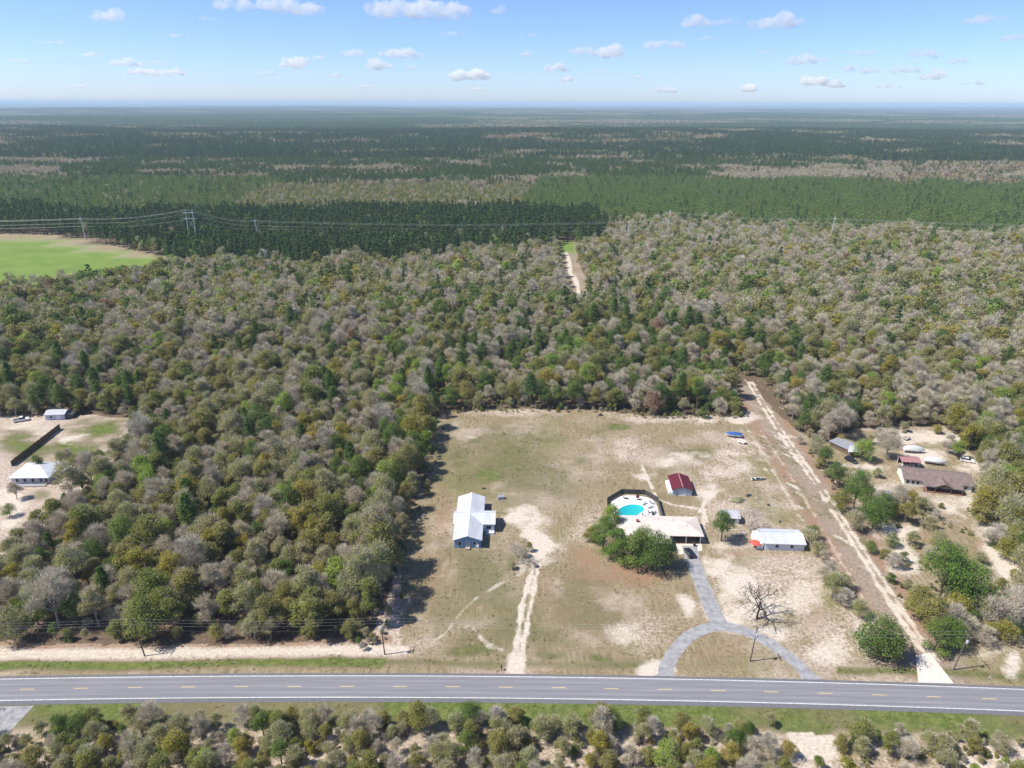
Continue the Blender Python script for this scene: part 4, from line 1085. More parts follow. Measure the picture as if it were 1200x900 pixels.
# ---- small white shed behind the round tree
a = P(853, 614); b = P(864.5, 614.5)
e = empty('garden_shed', a, R(-4), 'small white garden shed with grey roof behind the round evergreen', 'shed')
house_body_x(-1.8, 3.4, 0, 4.6, 2.3, 3.1).build('wall', 'siding_white', e)
gable_x(-2.2, 3.8, -.35, 4.95, 2.2, 3.18, .1).build('roof', 'roof_grey', e)
window(e, 1.7, 1.0, .9, .9, 0)
window(e, -.4, .05, .9, 1.95, 0, name='door', glass='siding_pale')

# ---- long white outbuilding
a = P(896, 644.5); b = P(942, 646); L_, ang = dims(a, b)
e = empty('outbuilding', a, ang, 'long white outbuilding with plain white roof and two dark windows', 'outbuilding')
dp = 7.6
house_body_x(0, L_, 0, dp, 2.45, 3.5).build('wall', 'siding_pale', e)
gable_x(-.4, L_ + .4, -.4, dp + .4, 2.36, 3.58).build('roof', 'roof_white', e)
for cx in (L_ * .30, L_ * .68): window(e, cx, .95, .95, 1.1, 0)
MB().hexa([(-2.3, .2, -.1), (-.42, .2, -.1), (-.42, dp - .2, -.1), (-2.3, dp - .2, -.1), (-2.0, .2, 2.0), (-.42, .2, 2.3), (-.42, dp - .2, 2.3), (-2.0, dp - .2, 2.0)]).build('side_shelter', 'siding_white', e)
e = empty('garden_umbrella', P(885, 642), 0, 'open red garden umbrella beside the long white outbuilding', 'umbrella')
MB().lathe([(.02, 0), (.35, 0), (.35, .1), (.04, .14)], 10).build('base', 'stone_grey', e)
MB().tube([(0, 0, 0), (0, 0, 2.5)], .03, 6).build('pole', 'pole_wood', e)
cn = MB(); cn.add([(math.cos(k * math.tau / 8) * r_, math.sin(k * math.tau / 8) * r_, z_) for r_, z_ in ((1.75, 1.85), (1.7, 1.8), (1.0, 2.25), (.05, 2.55)) for k in range(8)],
       [(i * 8 + k, i * 8 + (k + 1) % 8, (i + 1) * 8 + (k + 1) % 8, (i + 1) * 8 + k) for i in range(3) for k in range(8)])
cn.build('canopy', 'canvas_red', e)

# ---- vehicles
def wheels(e, xs, half, r_=.34, wd=.22):
    for x_ in xs:
        for s_ in (-1, 1):
            t = MB().tube([(x_, s_ * (half - wd), r_), (x_, s_ * half, r_)], r_, 14).build('wheel', 'rubber', e)
            MB().tube([(x_, s_ * (half - .02), r_), (x_, s_ * (half + .012), r_)], r_ * .6, 12).build('rim', 'rim', t)
def car(name, px, py, rz, paint, label, kind='suv', cat='car', s=1.0):
    e = empty(name, P(px, py), rz, label, cat); e.scale = (s, s, s)
    h = .92
    if kind == 'suv':
        b = MB().extrude_y([(-2.3, .35), (-2.35, .75), (-2.25, 1.0), (-1.2, 1.05), (1.15, 1.05), (2.2, .92), (2.32, .7), (2.28, .35)], -h, h)
        cab = [(-2.2, 1.05), (-1.95, 1.66), (.35, 1.68), (1.2, 1.05)]
    else:
        b = MB().extrude_y([(-2.75, .42), (-2.78, .98), (-.55, 1.0), (1.25, 1.06), (2.5, .98), (2.62, .75), (2.6, .42)], -h, h)
        cab = [(-.65, 1.06), (-.5, 1.78), (.65, 1.8), (1.4, 1.06)]
    bo = b.build('body', paint, e)
    if kind != 'suv': MB().box(-2.65, -.75, -.78, .78, .985, 1.0 + .012).build('cargo_bed', 'dark_inside', e)
    (x0, z0), (x1, z1), (x2, z2), (x3, z3) = cab; i_ = .16
    MB().add([(x0, -h + .04, z0), (x3, -h + .04, z3), (x3, h - .04, z3), (x0, h - .04, z0), (x1, -h + i_, z1), (x2, -h + i_, z2), (x2, h - i_, z2), (x1, h - i_, z1)],
             [(0, 1, 5, 4), (1, 2, 6, 5), (2, 3, 7, 6), (3, 0, 4, 7)]).build('window_band', 'glass_dark', e)
    MB().box(x1 + .02, x2 - .02, -h + i_ + .01, h - i_ - .01, z1 - .02, z1 + .05).build('roof', paint, e)
    for s_ in (-1, 1):
        MB().box(2.24, 2.36, s_ * .62 - .2, s_ * .62 + .2, .66, .82).build('headlight', 'lamp_clear', e)
        MB().box(-2.4 if kind == 'suv' else -2.8, -2.3 if kind == 'suv' else -2.7, s_ * .74 - .12, s_ * .74 + .12, .7, .95).build('tail_light', 'tail_red', e)
    wheels(e, (-1.45, 1.45) if kind == 'suv' else (-1.65, 1.7), h + .01)
    return e
car('parked_car', 807.5, 650, R(100), 'car_black', 'black car parked on the driveway in front of the carport')
car('pickup_truck', 25.5, 493.5, R(28), 'car_white', 'white pickup truck parked by the blue-grey shed', 'pickup', 'truck', 1.1)
car('parked_car', 997, 541, R(-60), 'car_black', 'dark car parked below the rust-edged barn')
car('red_car', 976, 511, R(20), 'car_red', 'old red car beyond the rust-edged barn roof')
def boat_hull(L_, B, D):
    """open hull with pointed bow along +x"""
    m_ = MB(); st = 9; secs = []
    for i in range(st):
        t = i / (st - 1); x = -L_ / 2 + L_ * t; wd = B / 2 * (1 - max(0, (t - .45) / .55) ** 2.2) + .02; kz = D * .35 * max(0, (t - .6) / .4) ** 2
        secs.append([(x, -wd, D + D * .15 * t), (x, -wd * .72, D * .3 + kz), (x, 0, kz), (x, wd * .72, D * .3 + kz), (x, wd, D + D * .15 * t)])
    v = [p for s_ in secs for p in s_]
    f = [(i * 5 + k, (i + 1) * 5 + k, (i + 1) * 5 + k + 1, i * 5 + k + 1) for i in range(st - 1) for k in range(4)] + [(0, 1, 2, 3, 4)]
    return m_.add(v, f), secs
def boat(px, py, rz, L_, B, D, label, cover=None, hull='boat_white', lift=.0, name='boat', arch=.8, trailer=False):
    e = empty(name, P(px, py), rz, label, 'boat')
    m_, secs = boat_hull(L_, B, D); h_ = m_.build('hull', hull, e); h_.location = (0, 0, lift)
    cv = MB(); rows = []
    for i, s_ in enumerate(secs):
        t = i / (len(secs) - 1); top = s_[0][2] + (arch * math.sin(math.pi * min(1, t * .9 + .1)) if cover else -.18); wd = abs(s_[0][1])
        rows.append([(s_[0][0], -wd * 1.02, s_[0][2] - (.12 if cover else .2)), (s_[0][0], -wd * .6, top * .75 + s_[0][2] * .25), (s_[0][0], 0, top), (s_[0][0], wd * .6, top * .75 + s_[0][2] * .25), (s_[0][0], wd * 1.02, s_[0][2] - (.12 if cover else .2))])
    v = [p for r_ in rows for p in r_]
    c = cv.add(v, [(i * 5 + k, (i + 1) * 5 + k, (i + 1) * 5 + k + 1, i * 5 + k + 1) for i in range(len(rows) - 1) for k in range(4)] + [(0, 1, 2, 3, 4)]).build('cover' if cover else 'deck', cover or 'dark_inside', e); c.location = (0, 0, lift)
    if not cover:
        for t in (-.25, .15): MB().box(L_ * t - .15, L_ * t + .15, -B * .42, B * .42, lift + D * .75, lift + D * .82).build('thwart', hull, e)
    if trailer:
        t_ = MB().box(-L_ * .4, L_ * .55, -.06, .06, lift - .16, lift - .04); t_.box(-.5, -.4, -B * .5, B * .5, lift - .18, lift - .06); t_.build('trailer_frame', 'steel_pale', e)
        wheels(e, (-.45,), B * .55, .32)
    return e
boat(889, 562, R(3), 5.2, 1.5, .6, 'white open boat lying on bare ground beside the sandy easement', hull='boat_white')
boat(859, 512, R(170), 6.8, 2.5, .9, 'boat under a bright blue tarp on a trailer at the field corner', cover='tarp_blue', lift=.5, trailer=True, name='covered_boat')
boat(1071, 530, R(-8), 7.6, 2.8, 1.1, 'white shrink-wrapped boat beyond the small pink-roofed shelter', cover='tarp_white', lift=.5, trailer=True, name='covered_boat', arch=1.2)
boat(1095, 544, R(-22), 7.0, 2.8, 1.1, 'white covered boat between the pink-roofed shelter and the brown roof', cover='tarp_white', lift=.5, trailer=True, name='covered_boat', arch=1.2)
def utility_trailer(px, py, rz, label):
    e = empty('utility_trailer', P(px, py), rz, label, 'trailer')
    MB().box(-1.5, 1.5, -.85, .85, .5, .58).build('bed', 'wood_deck', e)
    for s_ in (-1, 1): MB().box(-1.5, 1.5, s_ * .88 - .03, s_ * .88 + .03, .5, .95).build('side_rail', 'trim_white', e)
    MB().hexa([(1.5, -.5, .45), (2.7, -.06, .45), (2.7, .06, .45), (1.5, .5, .45), (1.5, -.5, .55), (2.7, -.06, .55), (2.7, .06, .55), (1.5, .5, .55)]).build('drawbar', 'metal_dark', e)
    wheels(e, (-.2,), 1.05, .3)
utility_trailer(869, 519, R(-50), 'small flat utility trailer with white rails near the blue tarp boat')
e = empty('brush_heap', P(864, 587), R(15), 'olive tarp thrown over a heap of scrap in the neighbouring field', 'heap')
hm = MB(); gg = np.random.default_rng(5); n_ = 9
for i in range(n_ + 1):
    for k in range(10):
        t = i / n_; r_ = math.sin(math.pi * min(.98, max(.02, t)))
        a_ = math.pi * k / 9
        hm.v.append((-2.8 + 5.6 * t, math.cos(a_) * (.3 + 1.4 * r_) + gg.normal() * .08, math.sin(a_) * (.15 + 1.0 * r_) * (1 + gg.normal() * .12)))
hm.f = [(i * 10 + k, (i + 1) * 10 + k, (i + 1) * 10 + k + 1, i * 10 + k + 1) for i in range(n_) for k in range(9)]; hm.m = [0] * len(hm.f)
hm.build('tarp', 'tarp_olive', e, smooth=True)
MB().tube([(-1.5, -1.6, .1), (2.6, -1.2, .4)], .07, 5).build('pipe', 'steel_pale', e)
block_pile(877, 581.5, 5, 'dark scrap metal heap behind the olive tarp', 'metal_dark', .6)
block_pile(901, 592, 6, 'black rubbish heap beside the grey bare tree', 'metal_dark', .45)
block_pile(914, 611.5, 4, 'few dark blocks lying above the long white outbuilding', 'metal_dark', .4)
block_pile(887, 584, 6, 'pale scattered blocks beyond the garden shed', 'stone_grey', .35)
block_pile(872, 626, 8, 'grey junk heap between the garden shed and the long outbuilding', 'stone_grey', .6)
e = empty('trash_bin', P(813.5, 640), R(10), 'black wheeled bin standing by the carport', 'bin')
MB().hexa([(-.26, -.3, .05), (.26, -.3, .05), (.26, .3, .05), (-.26, .3, .05), (-.34, -.38, 1.0), (.34, -.38, 1.0), (.34, .38, 1.0), (-.34, .38, 1.0)]).build('body', 'fence_dark', e)
MB().hexa([(-.37, -.42, 1.0), (.37, -.42, 1.0), (.37, .42, 1.0), (-.37, .42, 1.0), (-.33, -.36, 1.1), (.33, -.36, 1.1), (.33, .4, 1.14), (-.33, .4, 1.14)]).build('lid', 'metal_dark', e)

# ---- brown-roofed house
a = P(1058.5, 568.5); b = P(1138, 577.5); L_, ang = dims(a, b)
e = empty('farmhouse', a, ang, 'long house with brown shingle roof and dark front porch among the trees', 'house')
dp = 9.5
house_body_x(0, L_, 0, dp, 2.7, 4.4).build('wall', 'siding_cream', e)
gable_x(-.5, L_ + .5, -.5, dp + .5, 2.58, 4.48).build('roof', 'roof_brown', e)
x0, x1 = L_ * .26, L_ * .83; xm = (x0 + x1) / 2
pr_ = MB(); pr_.hexa([(x0, -3.4, 2.25), (x1, -3.4, 2.25), (x1, -.45, 2.75), (x0, -.45, 2.75), (x0, -3.4, 2.37), (x1, -3.4, 2.37), (x1, -.45, 2.87), (x0, -.45, 2.87)])
pr_.build('porch_roof', 'roof_brown', e)
gable_y(xm - 2.9, xm + 2.9, -3.7, 2.2, 2.38, 3.7, .14).build('porch_gable_roof', 'roof_brown', e)
MB().extrude_y([(xm - 2.6, 2.45), (xm, 3.6), (xm + 2.6, 2.45)], -3.45, -3.35).build('gable_board', 'fence_brown', e)
MB().box(x0, x1, -3.4, -.02, -.1, .22).build('porch_floor', 'brick_wall', e)
for x_ in (x0 + .2, xm - 2.4, xm + 2.4, x1 - .2): MB().box(x_ - .09, x_ + .09, -3.3, -3.12, .22, 2.3).build('porch_post', 'fence_brown', e)
for cx in (1.2, 2.9, 4.4, L_ - 2.0): window(e, cx, .9, 1.0, 1.3, 0)
for cx in (xm - 3.5, xm + 3.5): window(e, cx, .9, 1.4, 1.3, 0)
window(e, xm, .25, 1.0, 2.0, 0, name='door', glass='fence_brown')
a = P(1056, 548)
e = empty('open_shelter', a, R(-6), 'small open shelter with faded pink metal roof behind the brown-roofed house', 'shelter')
for x_ in (.1, 3.0, 6.0):
    for y_ in (.1, 4.0): MB().box(x_ - .09, x_ + .09, y_ - .09, y_ + .09, -.1, 2.6).build('post', 'trim_white', e)
gable_x(-.4, 6.6, -.5, 4.6, 2.55, 3.3, .1).build('roof', 'roof_pink', e)
MB().box(.3, 5.8, 4.05, 4.15, -.1, 2.5).build('back_wall', 'dark_inside', e)
for i, x_ in enumerate((1.0, 2.3, 4.4)):
    q = MB().box(-.4, .4, -.35, .35, -.05, 1.0).box(-.3, .3, -.3, .3, 1.0, 1.25).build('white_sack', 'tarp_white'); q.location = e.location + Vector((x_, .6 - x_ * .1, 0)); tag(q, 'white lumpy sack stored under the pink-roofed shelter', 'sack', 'sacks under the pink-roofed shelter')
boat(1125, 531, R(15), 5.0, 1.7, .7, 'small pale open boat on the white sand of the boat yard', hull='boat_white')
car('parked_van', 1133, 541, R(-25), 'car_white', 'white car half hidden by trees beyond the brown roof')
utility_trailer(1062, 515, R(30), 'flat utility trailer on white sand at the back of the boat yard')
block_pile(1110, 522, 6, 'pale scrap blocks scattered on the boat yard sand', 'stone_grey', .5)
block_pile(1046, 580, 7, 'grey rubble heap by the gable end of the brown-roofed house', 'stone_grey', .6)
car('parked_car', 1042, 583, R(-70), 'tarp_blue', 'blue-grey car parked under trees by the gable of the brown-roofed house')
block_pile(703, 487, 7, 'dark brush heap at the back boundary of the fields', 'metal_dark', .7)
a = P(975, 534)
e = empty('barn', a, R(-52), 'low barn with grey tin roof rusted along one edge beside the easement', 'barn')
MB().box(0, 10, 0, 5, -.1, 2.3).build('wall', 'fence_brown', e)
e.location = P(972, 523); e.rotation_euler = (0, 0, R(-62))
MB().hexa([(-.4, -.5, 2.2), (10.4, -.5, 2.2), (10.4, 5.5, 2.75), (-.4, 5.5, 2.75), (-.4, -.5, 2.3), (10.4, -.5, 2.3), (10.4, 5.5, 2.86), (-.4, 5.5, 2.86)]).build('roof', 'roof_tin', e)
MB().hexa([(7.6, -.52, 2.31), (10.42, -.52, 2.31), (10.42, 5.52, 2.87), (7.6, 5.52, 2.87), (7.6, -.52, 2.33), (10.42, -.52, 2.33), (10.42, 5.52, 2.89), (7.6, 5.52, 2.89)]).build('rusted_sheet', 'roof_pink', e)
e = empty('tin_canopy', P(994, 536), R(-20), 'pale tin carport canopy near the rust-edged barn', 'canopy')
for x_ in (0, 4):
    for y_ in (0, 5): MB().box(x_ - .06, x_ + .06, y_ - .06, y_ + .06, -.1, 2.3).build('post', 'steel_pale', e)
gable_y(-.4, 4.4, -.4, 5.4, 2.25, 2.9, .08).build('roof', 'roof_grey', e)

# ---- homestead in the western wood
a = P(14, 567.5); b = P(59, 567); L_, ang = dims(a, b)
e = empty('cottage', a, ang, 'cottage with white hip roof and dark windows in the western wood', 'house')
dp = 10.5
MB().box(.3, L_ - .3, 0, dp, -.2, 2.7).build('wall', 'siding_grey', e)
hip(-.5, L_ + .4, -.7, dp + .6, 2.6, 4.9).build('roof', 'roof_white', e)
for cx in (2.2, 4.8, 7.6, 10.4, 12.2): window(e, cx, .8, 1.2, 1.4, 0)
MB().box(3, 12.5, -2.2, -.02, -.1, .3).build('porch_floor', 'wood_deck', e)
MB().box(2.8, 12.7, -2.25, -2.19, .3, 1.2).build('porch_rail', 'trim_white', e)
for x_ in (3.1, 7.8, 12.4): MB().box(x_ - .08, x_ + .08, -2.18, -2.02, .3, 1.25).build('porch_post', 'trim_white', e)
MB().box(L_ + .5, L_ + 3, 5, 9.5, -.1, 2.3).build('annexe', 'siding_pale', e)
fa, fb = P(14.5, 546.5), P(71, 502.5); L_, ang = dims(fa, fb)
e = empty('board_fence', fa, ang, 'tall brown board fence running from the cottage to the blue-grey shed', 'fence')
nb = int(L_ / 1.2); bm_ = MB().box(-.585, .585, -.03, .03, 0, 2.3).mesh('board', 'fence_brown'); pm_ = MB().box(-.07, .07, .04, .18, -.3, 2.4).mesh('post', 'pole_wood')
for i in range(nb):
    o = link('board', bm_, e); o.location = ((i + .5) * L_ / nb, rnd.uniform(-.02, .02), rnd.uniform(-.05, .05))
    if i % 2 == 0: q = link('post', pm_, e); q.location = (i * L_ / nb, 0, 0)
a = P(54, 492.5); b = P(76, 492)
e = empty('storage_shed', a, R(6), 'blue-grey storage shed at the edge of the western wood', 'shed')
L_ = (b - a).length
house_body_x(0, L_, 0, 5.5, 2.5, 3.3).build('wall', 'siding_grey', e)
gable_x(-.4, L_ + .4, -.4, 5.9, 2.4, 3.38, .1).build('roof', 'roof_grey', e)
MB().hexa([(L_ + .5, .3, 0), (L_ + 3, .6, 0), (L_ + 3, 5, 0), (L_ + .5, 5.2, 0), (L_ + .5, .3, 2.2), (L_ + 3, .6, 1.8), (L_ + 3, 5, 1.8), (L_ + .5, 5.2, 2.2)]).build('lean_to', 'fence_dark', e)
window(e, L_ * .3, .9, 1, 1, 0); window(e, L_ * .68, .1, 1.6, 2.0, 0, name='door', glass='siding_pale')

# ------------------------------------------------------------------ single trees of the yards
SINGLE = [  # kind, variant, base pixel, scale, height factor, what it stands beside
    ('bright', 0, 707, 643, .80, 1.0, 'at the outer corner of the pool deck'), ('bright', 1, 722, 655, .92, .95, 'between the pool and the red straw ground'), ('green', 1, 744, 663, .98, .9, 'in front of the beige ranch house'),
    ('green', 0, 766, 668, .95, 1.0, 'beside the driveway of the ranch house'), ('bright', 2, 752, 652, .70, 1.15, 'against the wall of the ranch house'), ('lime', 0, 716, 622, .55, 1.3, 'growing over the pool fence'), ('green', 2, 780, 662, .62, 1.05, 'closest to the parked black car'),
    ('olive', 2, 693, 635, .48, .8, 'at the lot line near the pool'),
    ('green', 0, 845, 634, .78, 1.0, 'round and dense beside the garden shed'),
    ('green', 1, 823, 490, .52, .9, 'standing alone before the back wood'), ('olive', 0, 846, 478, .95, .9, 'on the corner where the easement enters the wood'), ('olive', 1, 862, 484, .8, .9, 'by the easement at the back wood'), ('green', 2, 836, 480, .8, .9, 'in the corner of the neighbouring field'),
    ('green', 2, 1028, 769, 1.06, .8, 'broad and round beside the sandy track'), ('olive', 1, 1040, 772, .72, .9, 'next to the broad tree by the concrete apron'),
    ('bare', 0, 968, 682, .55, .9, 'on the edge of the easement above the big bare tree'), ('bud', 1, 975, 700, .6, .8, 'beside the easement ruts'), ('bare', 2, 983, 697, .42, .9, 'low beside the easement'), ('green', 0, 951, 632, .42, .9, 'at the end of the long white outbuilding'), ('bud', 0, 957, 650, .4, .8, 'at the corner of the white outbuilding'),
    ('bright', 1, 1000, 598, .78, 1.2, 'tall beside the easement by the brown-roofed house'), ('bright', 0, 1022, 620, .75, 1.15, 'nearest the sandy yard of the brown-roofed house'), ('green', 1, 1012, 606, .8, 1.0, 'in the clump west of the brown-roofed house'), ('bud', 2, 990, 575, .6, .9, 'in front of the tin canopy'), ('bare', 1, 1003, 575, .6, .9, 'leaning over the clump by the easement'),
    ('green', 2, 966, 545, .5, 1.2, 'against the rust-edged barn'), ('bud', 0, 955, 530, .55, 1.0, 'at the end of the barn'), ('lime', 2, 1010, 540, .72, .9, 'on a slender trunk beside the barn'), ('olive', 0, 1060, 612, .62, .8, 'before the porch of the brown-roofed house'), ('gold', 1, 1048, 605, .5, .8, 'by the path to the brown-roofed house'),
    ('bud', 1, 1088, 620, .62, .6, 'on the sandy ground before the porch'), ('bud', 2, 1100, 640, .6, .6, 'low and wide on the sandy yard'), ('bright', 2, 1020, 648, .34, .9, 'small beside the easement'), ('green', 0, 1044, 640, .38, .9, 'small on the white sand'), ('olive', 1, 1036, 655, .36, .8, 'small by the sandy bank'), ('green', 1, 1043, 683, .32, .8, 'single on the sandy bank'),
    ('bright', 1, 1100, 706, 1.1, 1.05, 'tall over the sandy yard near the road'), ('bright', 0, 1130, 712, 1.1, 1.0, 'tall beside its twin over the sandy yard'), ('bright', 2, 1115, 700, .9, 1.15, 'between the two tall ones over the sandy yard'), ('gold', 0, 1118, 726, .7, .8, 'under the tall trees near the utility pole'), ('olive', 2, 1075, 722, .72, .9, 'on the bank beside the sandy track'), ('olive', 0, 1092, 740, .8, .9, 'in the thicket by the concrete apron'),
    ('green', 1, 1095, 762, .72, .95, 'foremost in the thicket by the utility pole'), ('bright', 0, 1112, 758, .7, .9, 'in the thicket behind the utility pole'), ('bare', 0, 1110, 745, .75, .85, 'in the thicket near the road'), ('bare', 1, 1125, 748, .7, .8, 'at the edge of the thicket near the road'), ('tan', 2, 1165, 735, .8, .85, 'beyond the grass by the road'), ('gold', 1, 1160, 748, .5, .8, 'small beyond the grass by the road'), ('gold', 2, 1176, 750, .5, .8, 'small by the track at the road end'), ('tan', 0, 1190, 728, .85, .9, 'at the sandy track end near the road'), ('bud', 1, 1150, 725, .75, .8, 'behind the yellow bushes near the road'),
    ('gold', 0, 1152, 608, .85, 1.0, 'at the east gable of the brown-roofed house'), ('olive', 2, 1168, 612, .95, 1.0, 'in the row east of the brown-roofed house'), ('bud', 0, 1180, 628, 1.05, 1.0, 'large and pale east of the brown-roofed house'), ('olive', 1, 1190, 650, .9, 1.0, 'over the orange ground of the eastern yard'), ('bud', 1, 1205, 620, 1.0, 1.0, 'behind the large pale one of the eastern yard'), ('gold', 2, 1178, 655, .6, .9, 'small over the orange ground'),
    ('bare', 2, 1038, 538, .85, 1.1, 'pale trunked beside the pink-roofed shelter'), ('bare', 1, 1110, 532, .6, 1.0, 'thin behind the covered boats'), ('gold', 1, 1135, 528, .95, 1.0, 'over the parked boats'), ('lime', 0, 1122, 538, .55, 1.0, 'low behind the brown roof'), ('gold', 2, 1118, 505, .9, 1.0, 'at the back of the boat yard'), ('olive', 0, 1172, 555, .9, 1.0, 'by the white sand east of the brown roof'),
    ('green', 1, 47, 555, .6, 1.1, 'beside the gable of the cottage'), ('bud', 0, 73, 545, .5, .9, 'in the grass by the cottage'), ('olive', 2, 90, 548, .55, .8, 'low at the grass edge by the cottage'), ('bare', 1, 82, 540, .55, .8, 'by the board fence'), ('green', 0, 12, 605, .4, .9, 'small on the sandy drive of the cottage'),
    ('bare', 0, 20, 585, .55, .9, 'on a dark trunk before the cottage'), ('green', 2, 874, 872, .34, 1.6, 'slender and alone beside the highway verge'),
]
SINGLE += [('bud', 2, 1160, 590, 1.0, 1.0, 'leaning to the east gable of the brown-roofed house'), ('olive', 0, 1195, 600, 1.05, 1.0, 'tallest of the eastern yard'), ('bud', 1, 1195, 680, .8, .9, 'over the white sand of the eastern yard'), ('bare', 0, 1165, 640, .7, .8, 'thin on orange ground'), ('olive', 2, 985, 600, .6, 1.0, 'at the easement edge by the tall green clump'), ('green', 0, 1035, 607, .66, 1.0, 'at the outer side of the tall green clump')]
SINGLE += [('green', 1, 975, 572, .55, 1.1, 'between the barn and the easement ruts'), ('bud', 0, 998, 622, .6, .9, 'on the easement bank below the tall green clump'), ('bare', 2, 1052, 590, .55, .9, 'near the gable end of the brown-roofed house'),
    ('olive', 0, 1178, 590, .85, 1.0, 'in the back row of the eastern yard'), ('gold', 1, 1192, 632, .8, 1.0, 'yellowing at the eastern yard boundary'), ('green', 0, 1202, 665, .85, 1.0, 'dark at the eastern yard boundary'), ('bud', 2, 1205, 700, .85, .9, 'grey beside the track end of the eastern yard'), ('olive', 1, 1150, 612, .75, .9, 'beside the front path of the brown-roofed house')]
for i_, (k, v_, px_, py_, s_, sz_, where) in enumerate(SINGLE):
    p = P(px_, py_)
    place_tree(k, (2, 4, 2)[v_] if i_ % 4 else v_, p.x, p.y, s_ * (1.38 if px_ < 850 and 590 < py_ < 680 else (1.22 if px_ < 940 else 1.42)), rnd.uniform(0, 6.28), f'{KIND[k][1]} {where}', None, sz_)

YB = [(968, 560), (978, 568), (985, 558), (958, 548), (1000, 560), (1030, 560), (1035, 590), (1040, 600), (1066, 590), (1075, 600), (1098, 608), (1070, 640), (1085, 655), (1060, 660), (1045, 665), (1062, 690), (1070, 700), (1140, 735), (1135, 700), (1160, 700), (1150, 660), (1165, 640), (1175, 690), (1185, 680), (1195, 665), (1145, 690), (985, 690), (960, 660), (950, 640), (990, 710), (1000, 722),
      (1150, 590), (1165, 575), (1185, 600), (1195, 580), (1140, 520), (1155, 535), (1170, 545), (1095, 508), (1060, 506), (1030, 512), (1020, 520), (985, 520), (1185, 560), (940, 520), (948, 512), (1150, 755), (1185, 742), (1175, 720)]
YW = ('beside the rust-edged barn', 'on the sand before the brown-roofed house', 'in the thicket above the concrete apron', 'behind the covered boats')
for i, (px_, py_) in enumerate(YB):
    k = ('bud', 'olive', 'bare', 'green', 'bud', 'tan', 'gold')[(i * 5 + i // 7) % 7]; p = P(px_, py_)
    s_ = rnd.uniform(.42, .8); wz = YW[0] if px_ < 1040 and py_ < 600 else (YW[3] if py_ < 560 else (YW[1] if py_ < 680 else YW[2]))
    e = place_tree(k, (2, 4)[i % 2], p.x + rnd.uniform(-1, 1), p.y, s_, rnd.uniform(0, 6.28), f'{"small" if s_ < .6 else "bushy"} {SHW[k]} yard bush {wz}', f'{"small" if s_ < .6 else "bushy"} {SHW[k]} bushes {wz}', .8, name='yard_bush'); e['category'] = 'bush'
def limb_tree(seed, Ht, spread, depth, name, mat, r0, twigs=True):
    """a leafless tree whose every limb shows"""
    g_ = random.Random(seed); b = MB(); tb = MB()
    def grow(p, d, L, r, k):
        q = p + d * L * .5 + Vector((g_.gauss(0, .05), g_.gauss(0, .05), g_.gauss(0, .03))) * L
        e_ = q + (d + Vector((g_.gauss(0, .14), g_.gauss(0, .14), .06))).normalized() * L * .5
        (b if k < 2 else tb).tube([p, q, e_], [r, r * .82, r * .66], 6 if k < 2 else (4 if k < 4 else 3), cap=False)
        if k >= depth: return
        nch = (4 if k == 0 else (3 if g_.random() < .55 else 2))
        a0 = g_.uniform(0, 6.28)
        for i in range(nch):
            a_ = a0 + i * math.tau / nch + g_.gauss(0, .35)
            side = d.cross(Vector((math.cos(a_), math.sin(a_), .1))).normalized()
            nd = (d * g_.uniform(.65, .95) + side * spread * g_.uniform(.6, 1.15) + Vector((0, 0, .16))).normalized()
            grow(e_ if i or k == 0 else e_, nd, L * g_.uniform(.68, .86), r * (.64 if i else .72), k + 1)
        if k >= 2:
            for i in range(2):
                sd2 = Vector((g_.gauss(0, 1), g_.gauss(0, 1), g_.gauss(.3, .6))).normalized()
                tb.tube([q, q + sd2 * L * .55], [r * .3, r * .12], 3, cap=False)
    grow(Vector((0, 0, -.3)), Vector((.02, .03, 1)).normalized(), Ht * .27, r0, 0)
    return b.mesh('trunk', mat), tb.mesh('crown', mat)
pm('bark_dark', (.075, .058, .05), .25, 2, .95)
for sd_, px_, py_, Ht, spread, dp_, r0, mt, lb in ((5, 887, 725.5, 11.5, .92, 5, .30, 'bark_dark', 'big leafless tree with spreading dark limbs beside the curved driveway'),
        (9, 879, 622, 8.5, .9, 6, .2, 'bark_pale', 'grey leafless tree between the garden shed and the long white outbuilding'),
        (14, 606, 661, 7.5, .8, 6, .16, 'bark_pale', 'thin leafless tree beside the sandy turning patch of the white-roofed house'),
        (22, 638, 574, 3.2, .5, 3, .05, 'bark_dark', 'small leafless sapling alone in the cleared field')):
    tm, cm = limb_tree(sd_, Ht, spread, dp_, 'x', mt, r0)
    e = empty('bare_tree', P(px_, py_), rnd.uniform(0, 6), lb, 'tree'); link('trunk', tm, e); link('crown', cm, e)
    if Ht > 10: e.scale = (1.22, 1.22, .98)
for k, v_, px_, py_, s_, sz_, lb in (('bud', 0, 600, 667, .33, .7, 'straw coloured bush at the foot of the thin leafless tree'), ('bud', 2, 614, 652, .34, .9, 'budding bush under the thin leafless tree'), ('olive', 1, 620, 646, .3, .9, 'sprouting bush beside the sandy turning patch'), ('tan', 1, 626, 664, .24, .6, 'low brown bush on the sandy track')):
    p = P(px_, py_); e = place_tree(k, v_, p.x, p.y, s_, 1.0, lb, None, sz_); e.name = 'bush'; e['category'] = 'bush'

